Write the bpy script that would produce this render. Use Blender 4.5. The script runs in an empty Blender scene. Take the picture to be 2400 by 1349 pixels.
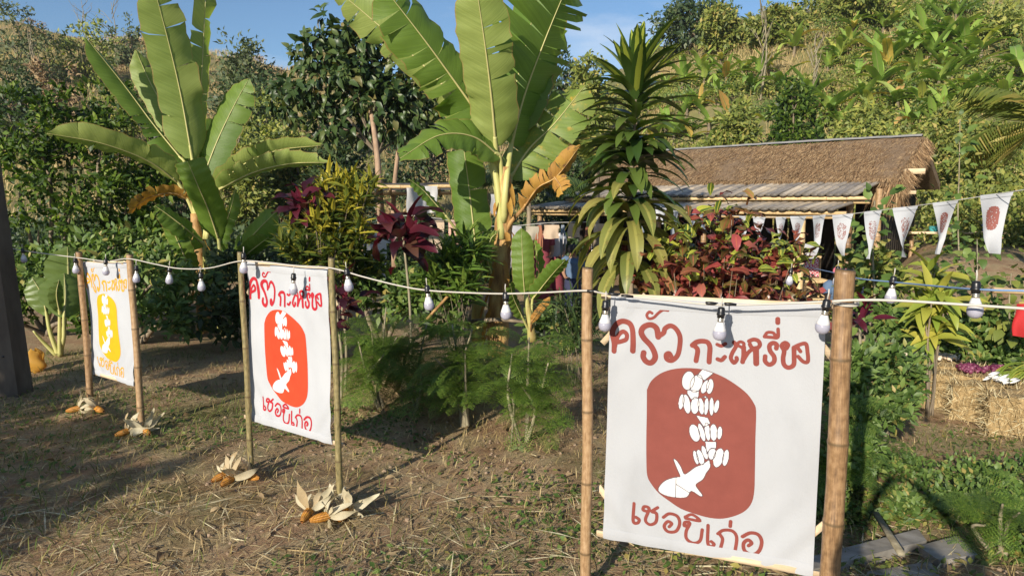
import bpy, math, random
import numpy as np
from mathutils import Vector, Matrix
R = math.radians
random.seed(11)
rng = np.random.default_rng(11)
sc = bpy.context.scene
col = sc.collection

# ------------------------------------------------------------------ camera, sky, sun, exposure
FPX, TH, CH = 1650.0, R(6.8), 2.0          # focal length (px of the 2400 px frame), tilt down, eye height
cam_d = bpy.data.cameras.new('camera')
cam = bpy.data.objects.new('camera', cam_d); col.objects.link(cam)
cam.location = (0, 0, CH); cam.rotation_euler = (R(90) - TH, 0, 0)
cam_d.sensor_width = 36; cam_d.lens = FPX / 2400 * 36; cam_d.clip_end = 600; cam_d.clip_start = .05
sc.camera = cam
SUN_EL, SUN_AZ = R(20.3), R(29.5)            # light travels forward and to the right
sun_d = bpy.data.lights.new('sun', 'SUN'); sun_d.energy = 5.0; sun_d.angle = R(.5); sun_d.color = (1, .905, .765)
sun = bpy.data.objects.new('sun', sun_d); col.objects.link(sun)
SDIR = Vector((math.sin(SUN_AZ) * math.cos(SUN_EL), math.cos(SUN_AZ) * math.cos(SUN_EL), -math.sin(SUN_EL)))
sun.rotation_euler = SDIR.to_track_quat('-Z', 'Y').to_euler(); sun.location = (-6, -10, 8)
world = bpy.data.worlds.new('World'); sc.world = world; world.use_nodes = True
wn = world.node_tree; wn.nodes.clear()
w_out = wn.nodes.new('ShaderNodeOutputWorld'); w_bg = wn.nodes.new('ShaderNodeBackground')
sky = wn.nodes.new('ShaderNodeTexSky'); sky.sky_type = 'NISHITA'; sky.sun_disc = False
sky.sun_elevation = SUN_EL; sky.sun_rotation = R(180) + SUN_AZ; sky.air_density = 1.0; sky.dust_density = .15; sky.ozone_density = 4.0
w_tc = wn.nodes.new('ShaderNodeTexCoord'); w_map = wn.nodes.new('ShaderNodeMapping'); w_map.inputs['Scale'].default_value = (1, 1, 3.2)
w_map.inputs['Location'].default_value = (.35, .2, .1)
w_no = wn.nodes.new('ShaderNodeTexNoise'); w_no.inputs['Scale'].default_value = 2.6; w_no.inputs['Detail'].default_value = 7; w_no.inputs['Roughness'].default_value = .6
w_rp = wn.nodes.new('ShaderNodeValToRGB'); w_rp.color_ramp.elements[0].position = .50; w_rp.color_ramp.elements[1].position = .85
w_rp.color_ramp.elements[1].color = (.75, .75, .75, 1)
w_mx = wn.nodes.new('ShaderNodeMix'); w_mx.data_type = 'RGBA'; w_mx.inputs[7].default_value = (7.6, 7.8, 8.2, 1)
wn.links.new(w_tc.outputs['Generated'], w_map.inputs[0]); wn.links.new(w_map.outputs[0], w_no.inputs[0]); wn.links.new(w_no.outputs[0], w_rp.inputs[0])
wn.links.new(w_rp.outputs[0], w_mx.inputs[0]); wn.links.new(sky.outputs[0], w_mx.inputs[6]); wn.links.new(w_mx.outputs[2], w_bg.inputs[0])
w_bg.inputs[1].default_value = .095
wn.links.new(w_bg.outputs[0], w_out.inputs[0])
sc.view_settings.view_transform = 'Standard'; sc.view_settings.look = 'None'; sc.view_settings.gamma = 1
sc.view_settings.exposure = 0.42
sc.cycles.max_bounces = 5; sc.cycles.diffuse_bounces = 3; sc.cycles.glossy_bounces = 2; sc.cycles.transmission_bounces = 2; sc.cycles.transparent_max_bounces = 4
sc.cycles.use_denoising = True

# ------------------------------------------------------------------ projection helpers
def ray(px, py):
    dx = (px - 1200) / FPX; dy = (674.5 - py) / FPX
    return np.array([dx, math.cos(TH) + dy * math.sin(TH), -math.sin(TH) + dy * math.cos(TH)])
def at(px, py, Y):
    d = ray(px, py); t = Y / d[1]
    return np.array([d[0] * t, Y, CH + d[2] * t])
def sstep(a, b, x):
    t = np.clip((x - a) / (b - a), 0, 1); return t * t * (3 - 2 * t)
_rp = [-900, -200, 0, 330, 520, 700, 1000, 1250, 1350, 1500, 1700, 1900, 2150, 2400, 2700, 3400]
_ry = [0, 20, 45, 92, 120, 150, 195, 245, 205, 125, 45, 0, -60, -100, -120, -120]
_rd = [85, 85, 85, 90, 95, 100, 108, 110, 90, 70, 66, 64, 62, 60, 60, 60]
_rs = [26, 26, 26, 26, 28, 30, 34, 36, 32, 27, 25, 24, 23, 22, 22, 22]
_rz = [at(1200, y, d)[2] for y, d in zip(_ry, _rd)]
def T(x, y):
    x = np.asarray(x, float); y = np.asarray(y, float)
    yy = np.maximum(y, 1.0)
    z = .018 * np.sin(2.1 * x + 1.3 * y) + .014 * np.sin(3.7 * y - 1.9 * x + 1) + .008 * np.sin(9 * x + 4 * y) * np.sin(7 * y)
    z = z - .14 * sstep(3.1, 4.6, y) * sstep(.9, 2.0, x) * (1 - sstep(9, 12, y))
    z = z + 1.0 * sstep(7.9, 12.8, y) * sstep(.50, .60, x / yy)
    px = 1200 + FPX * x / yy
    s = np.interp(px, _rp, _rs); d = np.interp(px, _rp, _rd); zr = np.interp(px, _rp, _rz)
    t = (y - s) / (d - s); tc = np.clip(t, 0, 1)
    h = (zr - .3) * (tc ** 1.15)
    h = h - np.clip(t - 1, 0, 3) * 12
    lump = (.9 * np.sin(.43 * x + .31 * y) + .7 * np.sin(.61 * y - .37 * x + 2) + .5 * np.sin(1.1 * x + .9)) * sstep(0, .25, t)
    return z + np.where(y > s, h + lump * .55, 0)
def tz(x, y): return float(T(x, y))
def ground(px, py):
    d = ray(px, py); t = .5
    while t < 200:
        p = np.array([0, 0, CH]) + d * t
        if p[2] <= tz(p[0], p[1]): return p
        t += .02 if t < 12 else .1
    return p

# ------------------------------------------------------------------ materials
def hexl(c): return (c[0], c[1], c[2], 1)
class NT:
    def __init__(s, name):
        s.m = bpy.data.materials.new(name); s.m.use_nodes = True; s.t = s.m.node_tree; s.t.nodes.clear()
        s.out = s.n('OutputMaterial')
    def n(s, k, **kw):
        o = s.t.nodes.new('ShaderNode' + k)
        for a, b in kw.items(): setattr(o, a, b)
        return o
    def l(s, a, b): s.t.links.new(a, b)
    def math(s, op, a, b=None):
        o = s.n('Math', operation=op)
        for i, v in enumerate((a, b)):
            if v is None: continue
            if isinstance(v, (int, float)): o.inputs[i].default_value = v
            else: s.l(v, o.inputs[i])
        return o.outputs[0]
    def ramp(s, fac, stops, interp='LINEAR'):
        r = s.n('ValToRGB'); e = r.color_ramp; e.interpolation = interp
        while len(e.elements) > 1: e.elements.remove(e.elements[-1])
        for i, (p, c) in enumerate(stops):
            x = e.elements[0] if i == 0 else e.elements.new(p)
            x.position = p; x.color = hexl(c)
        s.l(fac, r.inputs[0]); return r.outputs[0]
    def noise(s, vec, scale, detail=4, rough=.55):
        o = s.n('TexNoise'); o.inputs['Scale'].default_value = scale; o.inputs['Detail'].default_value = detail; o.inputs['Roughness'].default_value = rough
        s.l(vec, o.inputs['Vector']); return o.outputs[0]
    def mix(s, f, a, b, kind='MIX'):
        o = s.n('Mix', data_type='RGBA', blend_type=kind)
        for i, v in ((0, f), (6, a), (7, b)):
            if isinstance(v, (int, float)): o.inputs[i].default_value = v
            elif isinstance(v, tuple): o.inputs[i].default_value = hexl(v)
            else: s.l(v, o.inputs[i])
        return o.outputs[2]
    def mapping(s, vec, scale):
        o = s.n('Mapping'); o.inputs['Scale'].default_value = scale; s.l(vec, o.inputs[0]); return o.outputs[0]
MATS = {}
def surf(name, stops, scale=6, rough=.7, bump=.2, stretch=(1, 1, 1), detail=5, metal=0, bdist=.01, objvar=0, transl=0, spec=.4, bscale=None):
    k = NT(name); tc = k.n('TexCoord'); v = k.mapping(tc.outputs['Object'], stretch)
    f = k.noise(v, scale, detail)
    if objvar:
        oi = k.n('ObjectInfo'); f = k.math('ADD', f, k.math('MULTIPLY', k.math('SUBTRACT', oi.outputs['Random'], .5), objvar))
    c = k.ramp(f, stops)
    b = k.n('BsdfPrincipled'); k.l(c, b.inputs['Base Color']); b.inputs['Roughness'].default_value = rough; b.inputs['Metallic'].default_value = metal
    b.inputs['Specular IOR Level'].default_value = spec
    if bump:
        bp = k.n('Bump'); bp.inputs['Strength'].default_value = bump; bp.inputs['Distance'].default_value = bdist
        k.l(k.noise(v, (bscale or scale * 3), 5), bp.inputs['Height']); k.l(bp.outputs[0], b.inputs['Normal'])
    o = b.outputs[0]
    if transl:
        tr = k.n('BsdfTranslucent'); k.l(c, tr.inputs[0]); ms = k.n('MixShader'); ms.inputs[0].default_value = transl
        k.l(o, ms.inputs[1]); k.l(tr.outputs[0], ms.inputs[2]); o = ms.outputs[0]
    k.l(o, k.out.inputs[0]); MATS[name] = k.m; return k.m
def leafmat(name, stops, transl=.25, rough=.45, rib=None, ribw=.05, stripe=None, stripew=.2, veins=0, edge=None, edgew=.43, spec=.4, dirt=None, tcol=None, veinsc=60):
    """leaf colour picked per leaf; rib, stripe and margin follow the leaf's own UV"""
    k = NT(name); oi = k.n('ObjectInfo'); ge = k.n('NewGeometry'); uv = k.n('TexCoord')
    f = k.math('FRACT', k.math('ADD', oi.outputs['Random'], ge.outputs['Random Per Island']))
    c = k.ramp(f, stops)
    sx = k.n('SeparateXYZ'); k.l(uv.outputs['UV'], sx.inputs[0])
    au = k.math('ABSOLUTE', k.math('SUBTRACT', sx.outputs[0], .5))
    nz = k.noise(uv.outputs['Object'], 5, 4)
    c = k.mix(k.math('MULTIPLY', nz, .5), c, k.mix(1.0, c, (.55, .6, .5), 'MULTIPLY'))
    if stripe:
        s = k.math('MULTIPLY', k.math('LESS_THAN', k.math('ADD', au, k.math('MULTIPLY', k.math('SUBTRACT', k.noise(k.mapping(uv.outputs['UV'], (14, .6, 1)), 3), .5), .3)), stripew), .85)
        c = k.mix(s, c, stripe)
    if edge:
        e = k.math('GREATER_THAN', k.math('ADD', au, k.math('MULTIPLY', k.math('SUBTRACT', nz, .5), .12 if edgew < .46 else .03)), edgew); c = k.mix(e, c, edge)
    if rib: c = k.mix(k.math('LESS_THAN', au, ribw), c, rib)
    if dirt:
        d = k.ramp(k.noise(uv.outputs['Object'], 9, 6, .7), [(.56, (0, 0, 0)), (.68, (1, 1, 1))]); c = k.mix(d, c, dirt)
    hgt = None
    if veins:
        cv = k.n('CombineXYZ'); k.l(k.math('MULTIPLY', sx.outputs[0], .6), cv.inputs[0]); k.l(k.math('MULTIPLY', k.math('SUBTRACT', sx.outputs[1], k.math('MULTIPLY', au, .16)), veinsc), cv.inputs[1])
        w2 = k.noise(cv.outputs[0], 1.0, 4, .7)
        band = k.noise(k.mapping(cv.outputs[0], (1, .12, 1)), 1.0, 2)
        hgt = w2
        c = k.mix(k.math('MULTIPLY', k.ramp(w2, [(.35, (0, 0, 0)), (.65, (1, 1, 1))]), veins), k.mix(k.math('MULTIPLY', band, .5), c, k.mix(1.0, c, (.6, .7, .5), 'MULTIPLY')), k.mix(1.0, c, (1.55, 1.5, 1.6), 'MULTIPLY'))
    b = k.n('BsdfPrincipled'); k.l(c, b.inputs['Base Color']); b.inputs['Roughness'].default_value = rough; b.inputs['Specular IOR Level'].default_value = spec
    if hgt is not None:
        bp = k.n('Bump'); bp.inputs['Strength'].default_value = .6; bp.inputs['Distance'].default_value = .008; k.l(hgt, bp.inputs['Height']); k.l(bp.outputs[0], b.inputs['Normal'])
    tr = k.n('BsdfTranslucent'); k.l(k.mix(1.0, c, tcol or (1.5, 1.6, .6), 'MULTIPLY'), tr.inputs[0])
    ms = k.n('MixShader'); ms.inputs[0].default_value = transl; k.l(b.outputs[0], ms.inputs[1]); k.l(tr.outputs[0], ms.inputs[2])
    k.l(ms.outputs[0], k.out.inputs[0]); MATS[name] = k.m; return k.m
def plain(name, c, rough=.5, spec=.5, metal=0, transl=0):
    k = NT(name); tc = k.n('TexCoord'); n = k.noise(tc.outputs['Object'], 40, 3)
    cc = k.mix(k.math('MULTIPLY', n, .35), c, k.mix(1.0, c, (.72, .7, .68), 'MULTIPLY'))
    b = k.n('BsdfPrincipled'); k.l(cc, b.inputs['Base Color']); b.inputs['Roughness'].default_value = rough; b.inputs['Specular IOR Level'].default_value = spec; b.inputs['Metallic'].default_value = metal
    o = b.outputs[0]
    if transl:
        tr = k.n('BsdfTranslucent'); k.l(cc, tr.inputs[0]); ms = k.n('MixShader'); ms.inputs[0].default_value = transl
        k.l(o, ms.inputs[1]); k.l(tr.outputs[0], ms.inputs[2]); o = ms.outputs[0]
    k.l(o, k.out.inputs[0]); MATS[name] = k.m; return k.m

# ground: dry soil, cut grass and straw, greener patches; hill: dry grass and olive scrub
def ground_mat():
    k = NT('dry_ground'); tc = k.n('TexCoord'); v = tc.outputs['Object']
    big = k.noise(v, .55, 5, .6); mid = k.noise(v, 3.2, 6, .65); fine = k.noise(v, 38, 6, .7); fib = k.noise(k.mapping(v, (9, 60, 20)), 2.2, 5, .65)
    soil = k.ramp(mid, [(.28, (.27, .165, .092)), (.5, (.45, .30, .18)), (.72, (.58, .42, .275))])
    straw = k.ramp(fib, [(.3, (.20, .145, .08)), (.5, (.44, .34, .19)), (.7, (.64, .52, .33))])
    green = k.ramp(fine, [(.3, (.06, .08, .025)), (.7, (.17, .18, .06))])
    c = k.mix(k.ramp(mid, [(.44, (0, 0, 0)), (.6, (1, 1, 1))]), soil, straw)
    c = k.mix(k.ramp(big, [(.52, (0, 0, 0)), (.66, (.75, .75, .75))]), c, green)
    c = k.mix(k.math('MULTIPLY', fine, .55), c, k.mix(1.0, c, (.68, .65, .6), 'MULTIPLY'))
    sp = k.n('SeparateXYZ'); k.l(v, sp.inputs[0])
    hillc = k.ramp(k.noise(v, .35, 6, .65), [(.3, (.10, .115, .035)), (.52, (.19, .18, .075)), (.66, (.29, .225, .125)), (.85, (.38, .28, .18))])
    hl = k.math('MULTIPLY', k.math('SUBTRACT', sp.outputs[1], 20), .25); hl = k.math('MINIMUM', k.math('MAXIMUM', hl, 0), 1)
    c = k.mix(hl, c, hillc)
    b = k.n('BsdfPrincipled'); k.l(c, b.inputs['Base Color']); b.inputs['Roughness'].default_value = .95; b.inputs['Specular IOR Level'].default_value = .15
    bp = k.n('Bump'); bp.inputs['Strength'].default_value = .8; bp.inputs['Distance'].default_value = .03
    k.l(k.math('ADD', fine, k.math('ADD', mid, fib)), bp.inputs['Height']); k.l(bp.outputs[0], b.inputs['Normal'])
    k.l(b.outputs[0], k.out.inputs[0]); return k.m
M_GROUND = ground_mat()
def bamboo_mat(name, stops, node=(.10, .065, .03), objv=.2):
    k = NT(name); tc = k.n('TexCoord'); oi = k.n('ObjectInfo')
    v = k.mapping(tc.outputs['UV'], (9, 1.3, 1)); f = k.noise(v, 2.5, 6, .6)
    blo = k.noise(k.mapping(tc.outputs['UV'], (3, 6, 1)), 1.3, 5)
    f = k.math('ADD', k.math('MULTIPLY', k.math('ADD', f, blo), .5), k.math('MULTIPLY', k.math('SUBTRACT', oi.outputs['Random'], .5), objv))
    c = k.ramp(f, stops)
    sx = k.n('SeparateXYZ'); k.l(tc.outputs['UV'], sx.inputs[0])
    # v of the UV runs 0..1 between two nodes: dark ring at the joint
    fr = k.math('FRACT', sx.outputs[1]); ed = k.math('MINIMUM', fr, k.math('SUBTRACT', 1, fr))
    c = k.mix(k.ramp(ed, [(.004, (.85, .85, .85)), (.03, (0, 0, 0))]), c, node)
    sp = k.ramp(k.noise(k.mapping(tc.outputs['UV'], (20, 14, 1)), 2, 4, .7), [(.62, (0, 0, 0)), (.72, (.7, .7, .7))]); c = k.mix(sp, c, node)
    b = k.n('BsdfPrincipled'); k.l(c, b.inputs['Base Color']); b.inputs['Roughness'].default_value = .5
    bp = k.n('Bump'); bp.inputs['Strength'].default_value = .25; bp.inputs['Distance'].default_value = .004; k.l(f, bp.inputs['Height']); k.l(bp.outputs[0], b.inputs['Normal'])
    k.l(b.outputs[0], k.out.inputs[0]); MATS[name] = k.m; return k.m
M_BAM = bamboo_mat('bamboo_brown', [(.3, (.10, .055, .026)), (.46, (.24, .14, .065)), (.6, (.37, .235, .12)), (.75, (.47, .34, .2))])
M_BAMG = bamboo_mat('bamboo_olive', [(.3, (.08, .075, .03)), (.48, (.25, .20, .085)), (.7, (.42, .35, .18))])
M_BAMY = bamboo_mat('bamboo_straw', [(.3, (.36, .24, .11)), (.5, (.60, .43, .22)), (.7, (.72, .56, .32))], (.2, .12, .05))
M_BAMGREY = bamboo_mat('bamboo_weathered', [(.28, (.24, .21, .175)), (.45, (.39, .335, .26)), (.58, (.54, .435, .30)), (.72, (.64, .54, .4))], (.09, .08, .07), .5)
M_WOOD = surf('pale_batten_wood', [(.3, (.58, .42, .25)), (.7, (.78, .63, .43))], 8, .6, .15, (1, 1, 6))
M_TRUNK = surf('tree_bark', [(.3, (.10, .08, .055)), (.55, (.22, .175, .12)), (.75, (.36, .29, .2))], 12, .9, .5, (1, 1, .25))
M_PALE = surf('pale_stem_bark', [(.3, (.14, .115, .07)), (.7, (.34, .30, .20))], 14, .85, .4, (1, 1, .3))
M_BANST = surf('banana_stem', [(.28, (.08, .05, .02)), (.45, (.32, .17, .06)), (.6, (.52, .33, .12)), (.75, (.62, .5, .24))], 7, .6, .5, (1.5, 1.5, .35), bdist=.02)
M_BANST2 = surf('banana_stem_green', [(.3, (.20, .10, .04)), (.5, (.40, .36, .12)), (.7, (.42, .47, .17))], 5, .55, .3, (1.5, 1.5, .3))
M_PET = surf('banana_petiole', [(.3, (.36, .36, .10)), (.7, (.56, .53, .22))], 5, .5, .1, (1, 1, .3))
M_CLOTH = surf('white_cotton', [(.25, (.465, .482, .51)), (.6, (.52, .537, .565))], 3, .9, .35, (1, 1, 1), bdist=.002, transl=.18, spec=.1, bscale=220)
M_MUSLIN = surf('grey_white_muslin', [(.22, (.39, .40, .418)), (.42, (.462, .476, .50)), (.65, (.492, .506, .53))], 3.2, .92, .6, (1, 1, .5), bdist=.003, transl=.2, spec=.1, bscale=160)
M_SOCK = plain('black_socket', (.012, .012, .013), .35)
M_METAL = plain('screw_collar', (.62, .58, .5), .3, .5, .9)
M_BULBW = plain('bulb_plastic', (.66, .66, .67), .35)
M_GLOBE = plain('bulb_frosted', (.5, .5, .6), .28, .5, 0, .3)
M_CABLE = plain('grey_cable', (.52, .49, .43), .6)
M_TAPE = plain('black_tape', (.015, .015, .016), .4)
M_BLUE = plain('blue_cord', (.22, .34, .55), .6)
M_ROPE = plain('thin_white_string', (.6, .58, .54), .8)
M_THATCH = leafmat('thatch_straw', [(0, (.17, .10, .055)), (.4, (.34, .215, .12)), (.75, (.47, .31, .175)), (1, (.64, .46, .27))], .08, .9, spec=.1, tcol=(1, .9, .7))
M_THATCHB = surf('thatch_bed', [(.3, (.14, .09, .05)), (.7, (.32, .22, .13))], 30, .95, .8, (1, 1, 1), bdist=.03)
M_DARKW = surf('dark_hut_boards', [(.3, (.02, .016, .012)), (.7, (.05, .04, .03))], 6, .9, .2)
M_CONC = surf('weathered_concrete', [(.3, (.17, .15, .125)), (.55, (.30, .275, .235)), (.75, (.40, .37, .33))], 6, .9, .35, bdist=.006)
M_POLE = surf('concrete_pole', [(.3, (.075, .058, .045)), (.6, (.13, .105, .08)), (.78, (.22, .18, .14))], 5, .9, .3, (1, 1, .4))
M_ZINC = surf('zinc_ridge', [(.3, (.30, .29, .27)), (.7, (.44, .42, .39))], 5, .7, .1, metal=.4)
M_STRAW = leafmat('straw_blade', [(0, (0.27, 0.184, 0.092)), (0.35, (0.486, 0.356, 0.184)), (0.7, (0.67, 0.529, 0.302)), (1, (0.8, 0.734, 0.497))], .15, .8, spec=.15, tcol=(1, .9, .6))
M_STRAWB = surf('straw_bale_core', [(.3, (.22, .15, .06)), (.5, (.40, .28, .13)), (.7, (.55, .41, .21))], 26, .95, .9, (1, 1, .6), bdist=.03)
M_GRASS = leafmat('grass_blade', [(0, (0.07, 0.105, 0.022)), (0.5, (0.14, 0.196, 0.042)), (0.8, (0.238, 0.238, 0.07)), (1, (0.392, 0.322, 0.126))], .2, .6, spec=.2)
M_DRYG = leafmat('dry_grass_blade', [(0, (0.31, 0.233, 0.093)), (0.5, (0.497, 0.373, 0.171)), (1, (0.652, 0.513, 0.279))], .2, .8, spec=.1, tcol=(1.1, 1, .7))
M_WEED = leafmat('weed_leaf', [(0, (0.053, 0.098, 0.021)), (0.5, (0.112, 0.188, 0.039)), (0.9, (0.195, 0.27, 0.068)), (1, (0.39, 0.3, 0.09))], .25, .5)
M_CITRUS = leafmat('citrus_leaf', [(0, (.024, .055, .008)), (.5, (.055, .105, .012)), (.8, (.12, .19, .025)), (1, (.24, .31, .05))], .3, .45, spec=.3)
M_TREEL = leafmat('tall_tree_leaf', [(0, (0.03, 0.06, 0.018)), (0.6, (0.06, 0.102, 0.029)), (0.9, (0.108, 0.15, 0.042)), (1, (0.24, 0.18, 0.072))], .2, .4)
M_OLIVE = leafmat('olive_leaf', [(0, (0.097, 0.133, 0.028)), (0.5, (0.195, 0.235, 0.046)), (0.85, (0.313, 0.319, 0.069)), (1, (0.489, 0.376, 0.123))], .25, .55)
M_YELG = leafmat('yellow_green_leaf', [(0, (0.133, 0.17, 0.038)), (0.5, (0.246, 0.293, 0.066)), (1, (0.415, 0.395, 0.094))], .25, .55)
M_DARKL = leafmat('dark_leaf', [(0, (0.025, 0.048, 0.018)), (0.6, (0.05, 0.088, 0.027)), (1, (0.106, 0.131, 0.044))], .2, .5)
M_GREYL = leafmat('grey_green_leaf', [(0, (0.068, 0.095, 0.04)), (0.6, (0.115, 0.149, 0.063)), (1, (0.203, 0.216, 0.092))], .2, .6)
M_BROWNL = leafmat('brown_dry_leaf', [(0, (0.179, 0.113, 0.053)), (0.6, (0.329, 0.224, 0.12)), (1, (0.508, 0.374, 0.209))], .15, .8, tcol=(1, .8, .5))
M_FEATH = leafmat('feathery_leaf', [(0, (0.056, 0.115, 0.019)), (0.5, (0.119, 0.201, 0.028)), (1, (0.196, 0.273, 0.046))], .3, .5)
M_BANL = leafmat('banana_leaf', [(0, (0.115, 0.198, 0.03)), (1, (0.176, 0.264, 0.045))], .36, .45, None, .02, veins=.5, veinsc=110, edge=(.26, .2, .06), edgew=.484)
M_BANLY = leafmat('banana_leaf_pale', [(0, (0.239, 0.312, 0.076)), (1, (0.314, 0.364, 0.106))], .34, .47, None, .02, veins=.55, veinsc=110, edge=(.33, .25, .09), edgew=.484)
M_BAND = leafmat('banana_leaf_dead', [(0, (.50, .29, .05)), (1, (.42, .21, .05))], .2, .7, None, .02, veins=.4, veinsc=30, dirt=(.12, .06, .03), tcol=(1.2, 1, .4))
M_BANTIP = leafmat('banana_leaf_yellowing', [(0, (.17, .25, .05)), (1, (.2, .25, .05))], .25, .5, None, .02, veins=.4, veinsc=40, dirt=(.42, .29, .05))
M_BANH = leafmat('hill_banana_leaf', [(0, (0.181, 0.298, 0.054)), (0.6, (0.322, 0.467, 0.093)), (0.88, (0.445, 0.522, 0.124)), (0.95, (0.8, 0.671, 0.124)), (1, (0.646, 0.372, 0.124))], .25, .45, (.3, .34, .12), .04)
M_RIB = plain('banana_midrib', (.50, .46, .19), .5)
M_DRAC = leafmat('dracaena_leaf', [(0, (0.04, 0.081, 0.018)), (0.6, (0.086, 0.138, 0.028)), (1, (0.138, 0.19, 0.04))], .22, .35, dirt=None)
M_DRACY = leafmat('dracaena_leaf_striped', [(0, (.045, .09, .018)), (1, (.08, .13, .025))], .25, .32, stripe=(.42, .47, .07), stripew=.2)
M_DRACO = leafmat('dracaena_leaf_old', [(0, (0.143, 0.171, 0.039)), (0.6, (0.231, 0.242, 0.061)), (1, (0.363, 0.308, 0.088))], .25, .45, stripe=(.36, .34, .09), stripew=.1, dirt=(.14, .09, .03))
M_LIME = leafmat('lime_dracaena_leaf', [(0, (.20, .28, .04)), (.6, (.32, .36, .06)), (1, (.5, .44, .08))], .25, .4)
M_CRO_R = leafmat('croton_leaf_red', [(0, (0.058, 0.019, 0.019)), (0.2, (0.156, 0.038, 0.031)), (0.35, (0.292, 0.049, 0.046)), (0.5, (0.194, 0.092, 0.036)), (0.65, (0.127, 0.108, 0.031)), (0.8, (0.253, 0.065, 0.046)), (0.92, (0.408, 0.086, 0.092)), (1, (0.292, 0.259, 0.061))], .22, .3, (.42, .12, .07), .05, tcol=(1.4, .9, .6))
M_CRO_G = leafmat('croton_leaf_green', [(0, (0.082, 0.145, 0.032)), (0.6, (0.194, 0.259, 0.049)), (1, (0.421, 0.454, 0.065))], .22, .3, (.55, .52, .09), .07, edge=(.52, .5, .08))
M_COR = leafmat('cordyline_leaf', [(0, (0.025, 0.006, 0.01)), (0.5, (0.061, 0.009, 0.017)), (0.8, (0.105, 0.017, 0.028)), (1, (0.094, 0.055, 0.028))], .2, .3, tcol=(1.4, .8, .8))
M_CORP = leafmat('cordyline_leaf_pink', [(0, (0.096, 0.01, 0.024)), (1, (0.156, 0.018, 0.033))], .25, .35, tcol=(1.4, .8, .8))
M_SOI = leafmat('yellow_dracaena_leaf', [(0, (.06, .085, .014)), (.3, (.16, .18, .025)), (.6, (.40, .35, .04)), (1, (.58, .47, .06))], .2, .35, stripe=(.06, .10, .02), stripew=.10)
M_SPIKY = leafmat('spiky_green_leaf', [(0, (0.062, 0.119, 0.022)), (0.6, (0.125, 0.213, 0.035)), (1, (0.213, 0.275, 0.05))], .25, .38)
M_TARO = leafmat('taro_leaf', [(0, (.12, .19, .045)), (1, (.16, .22, .06))], .25, .4, (.35, .38, .16), .03, veins=.3, veinsc=7)
def corn_mat():
    k = NT('corn_kernels'); tc = k.n('TexCoord'); sx = k.n('SeparateXYZ'); k.l(tc.outputs['UV'], sx.inputs[0])
    a = k.math('ABSOLUTE', k.math('SINE', k.math('MULTIPLY', sx.outputs[0], 3.1416 * 14))); b = k.math('ABSOLUTE', k.math('SINE', k.math('MULTIPLY', sx.outputs[1], 3.1416 * 15))); g = k.math('MULTIPLY', k.math('POWER', a, .5), k.math('POWER', b, .4))
    c = k.ramp(g, [(.25, (.22, .07, .01)), (.6, (.55, .23, .025)), (1, (.68, .33, .05))]); bs = k.n('BsdfPrincipled'); bs.inputs['Roughness'].default_value = .42; k.l(c, bs.inputs[0])
    bp = k.n('Bump'); bp.inputs['Strength'].default_value = .9; bp.inputs['Distance'].default_value = .004; k.l(g, bp.inputs['Height']); k.l(bp.outputs[0], bs.inputs['Normal']); k.l(bs.outputs[0], k.out.inputs[0]); return k.m
M_CORN = corn_mat()
M_HUSK = leafmat('corn_husk', [(0, (.56, .47, .32)), (.6, (.70, .62, .46)), (1, (.5, .36, .2))], .25, .7, tcol=(1.1, 1, .8), veins=.2, veinsc=3)
M_SOID = leafmat('green_dracaena_leaf', [(0, (.035, .06, .012)), (.6, (.08, .115, .02)), (.85, (.2, .2, .03)), (1, (.45, .38, .05))], .2, .35)
M_TANB = surf('tan_trunk_bark', [(.3, (.22, .14, .085)), (.7, (.42, .29, .19))], 10, .85, .4, (1, 1, .3))
M_CLOD = surf('soil_clod', [(.3, (.20, .13, .08)), (.7, (.42, .31, .21))], 30, .95, .4)
# ------------------------------------------------------------------ mesh helpers
WL = {}                                            # world position of every object made here
def wloc(o): return WL.get(o.name, np.zeros(3)) if o is not None else np.zeros(3)
def tag(o, label=None, cat=None, group=None, kind=None):
    if label: o['label'] = label
    if cat: o['category'] = cat
    if group: o['group'] = group
    if kind: o['kind'] = kind
    return o
def empty(name, loc, label=None, cat=None, group=None):
    o = bpy.data.objects.new(name, None); col.objects.link(o); o.location = [float(v) for v in loc]; o.empty_display_size = .1
    WL[o.name] = np.array(loc, float); return tag(o, label, cat, group)
def mesh_np(name, v, f, uv=None, mats=(), smooth=True, fm=None):
    """v (n,3); f (m,k) array or list of tuples; uv per vertex"""
    me = bpy.data.meshes.new(name); v = np.asarray(v, np.float32)
    if isinstance(f, np.ndarray) and f.ndim == 2:
        m, k = f.shape
        me.vertices.add(len(v)); me.vertices.foreach_set('co', v.ravel())
        me.loops.add(m * k); me.loops.foreach_set('vertex_index', f.astype(np.int32).ravel())
        me.polygons.add(m); me.polygons.foreach_set('loop_start', np.arange(0, m * k, k, dtype=np.int32))
        li = f.ravel()
    else:
        me.from_pydata([tuple(map(float, p)) for p in v], [], [tuple(int(i) for i in q) for q in f])
        li = np.array([i for q in f for i in q], int); m = len(f)
    if uv is not None:
        u = me.uv_layers.new(name='uv'); u.data.foreach_set('uv', np.asarray(uv, np.float32)[li].ravel())
    for x in mats: me.materials.append(x)
    if fm is not None: me.polygons.foreach_set('material_index', np.asarray(fm, np.int32))
    if smooth: me.polygons.foreach_set('use_smooth', np.ones(len(me.polygons), bool))
    me.update(calc_edges=True); me.validate(); return me
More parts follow.
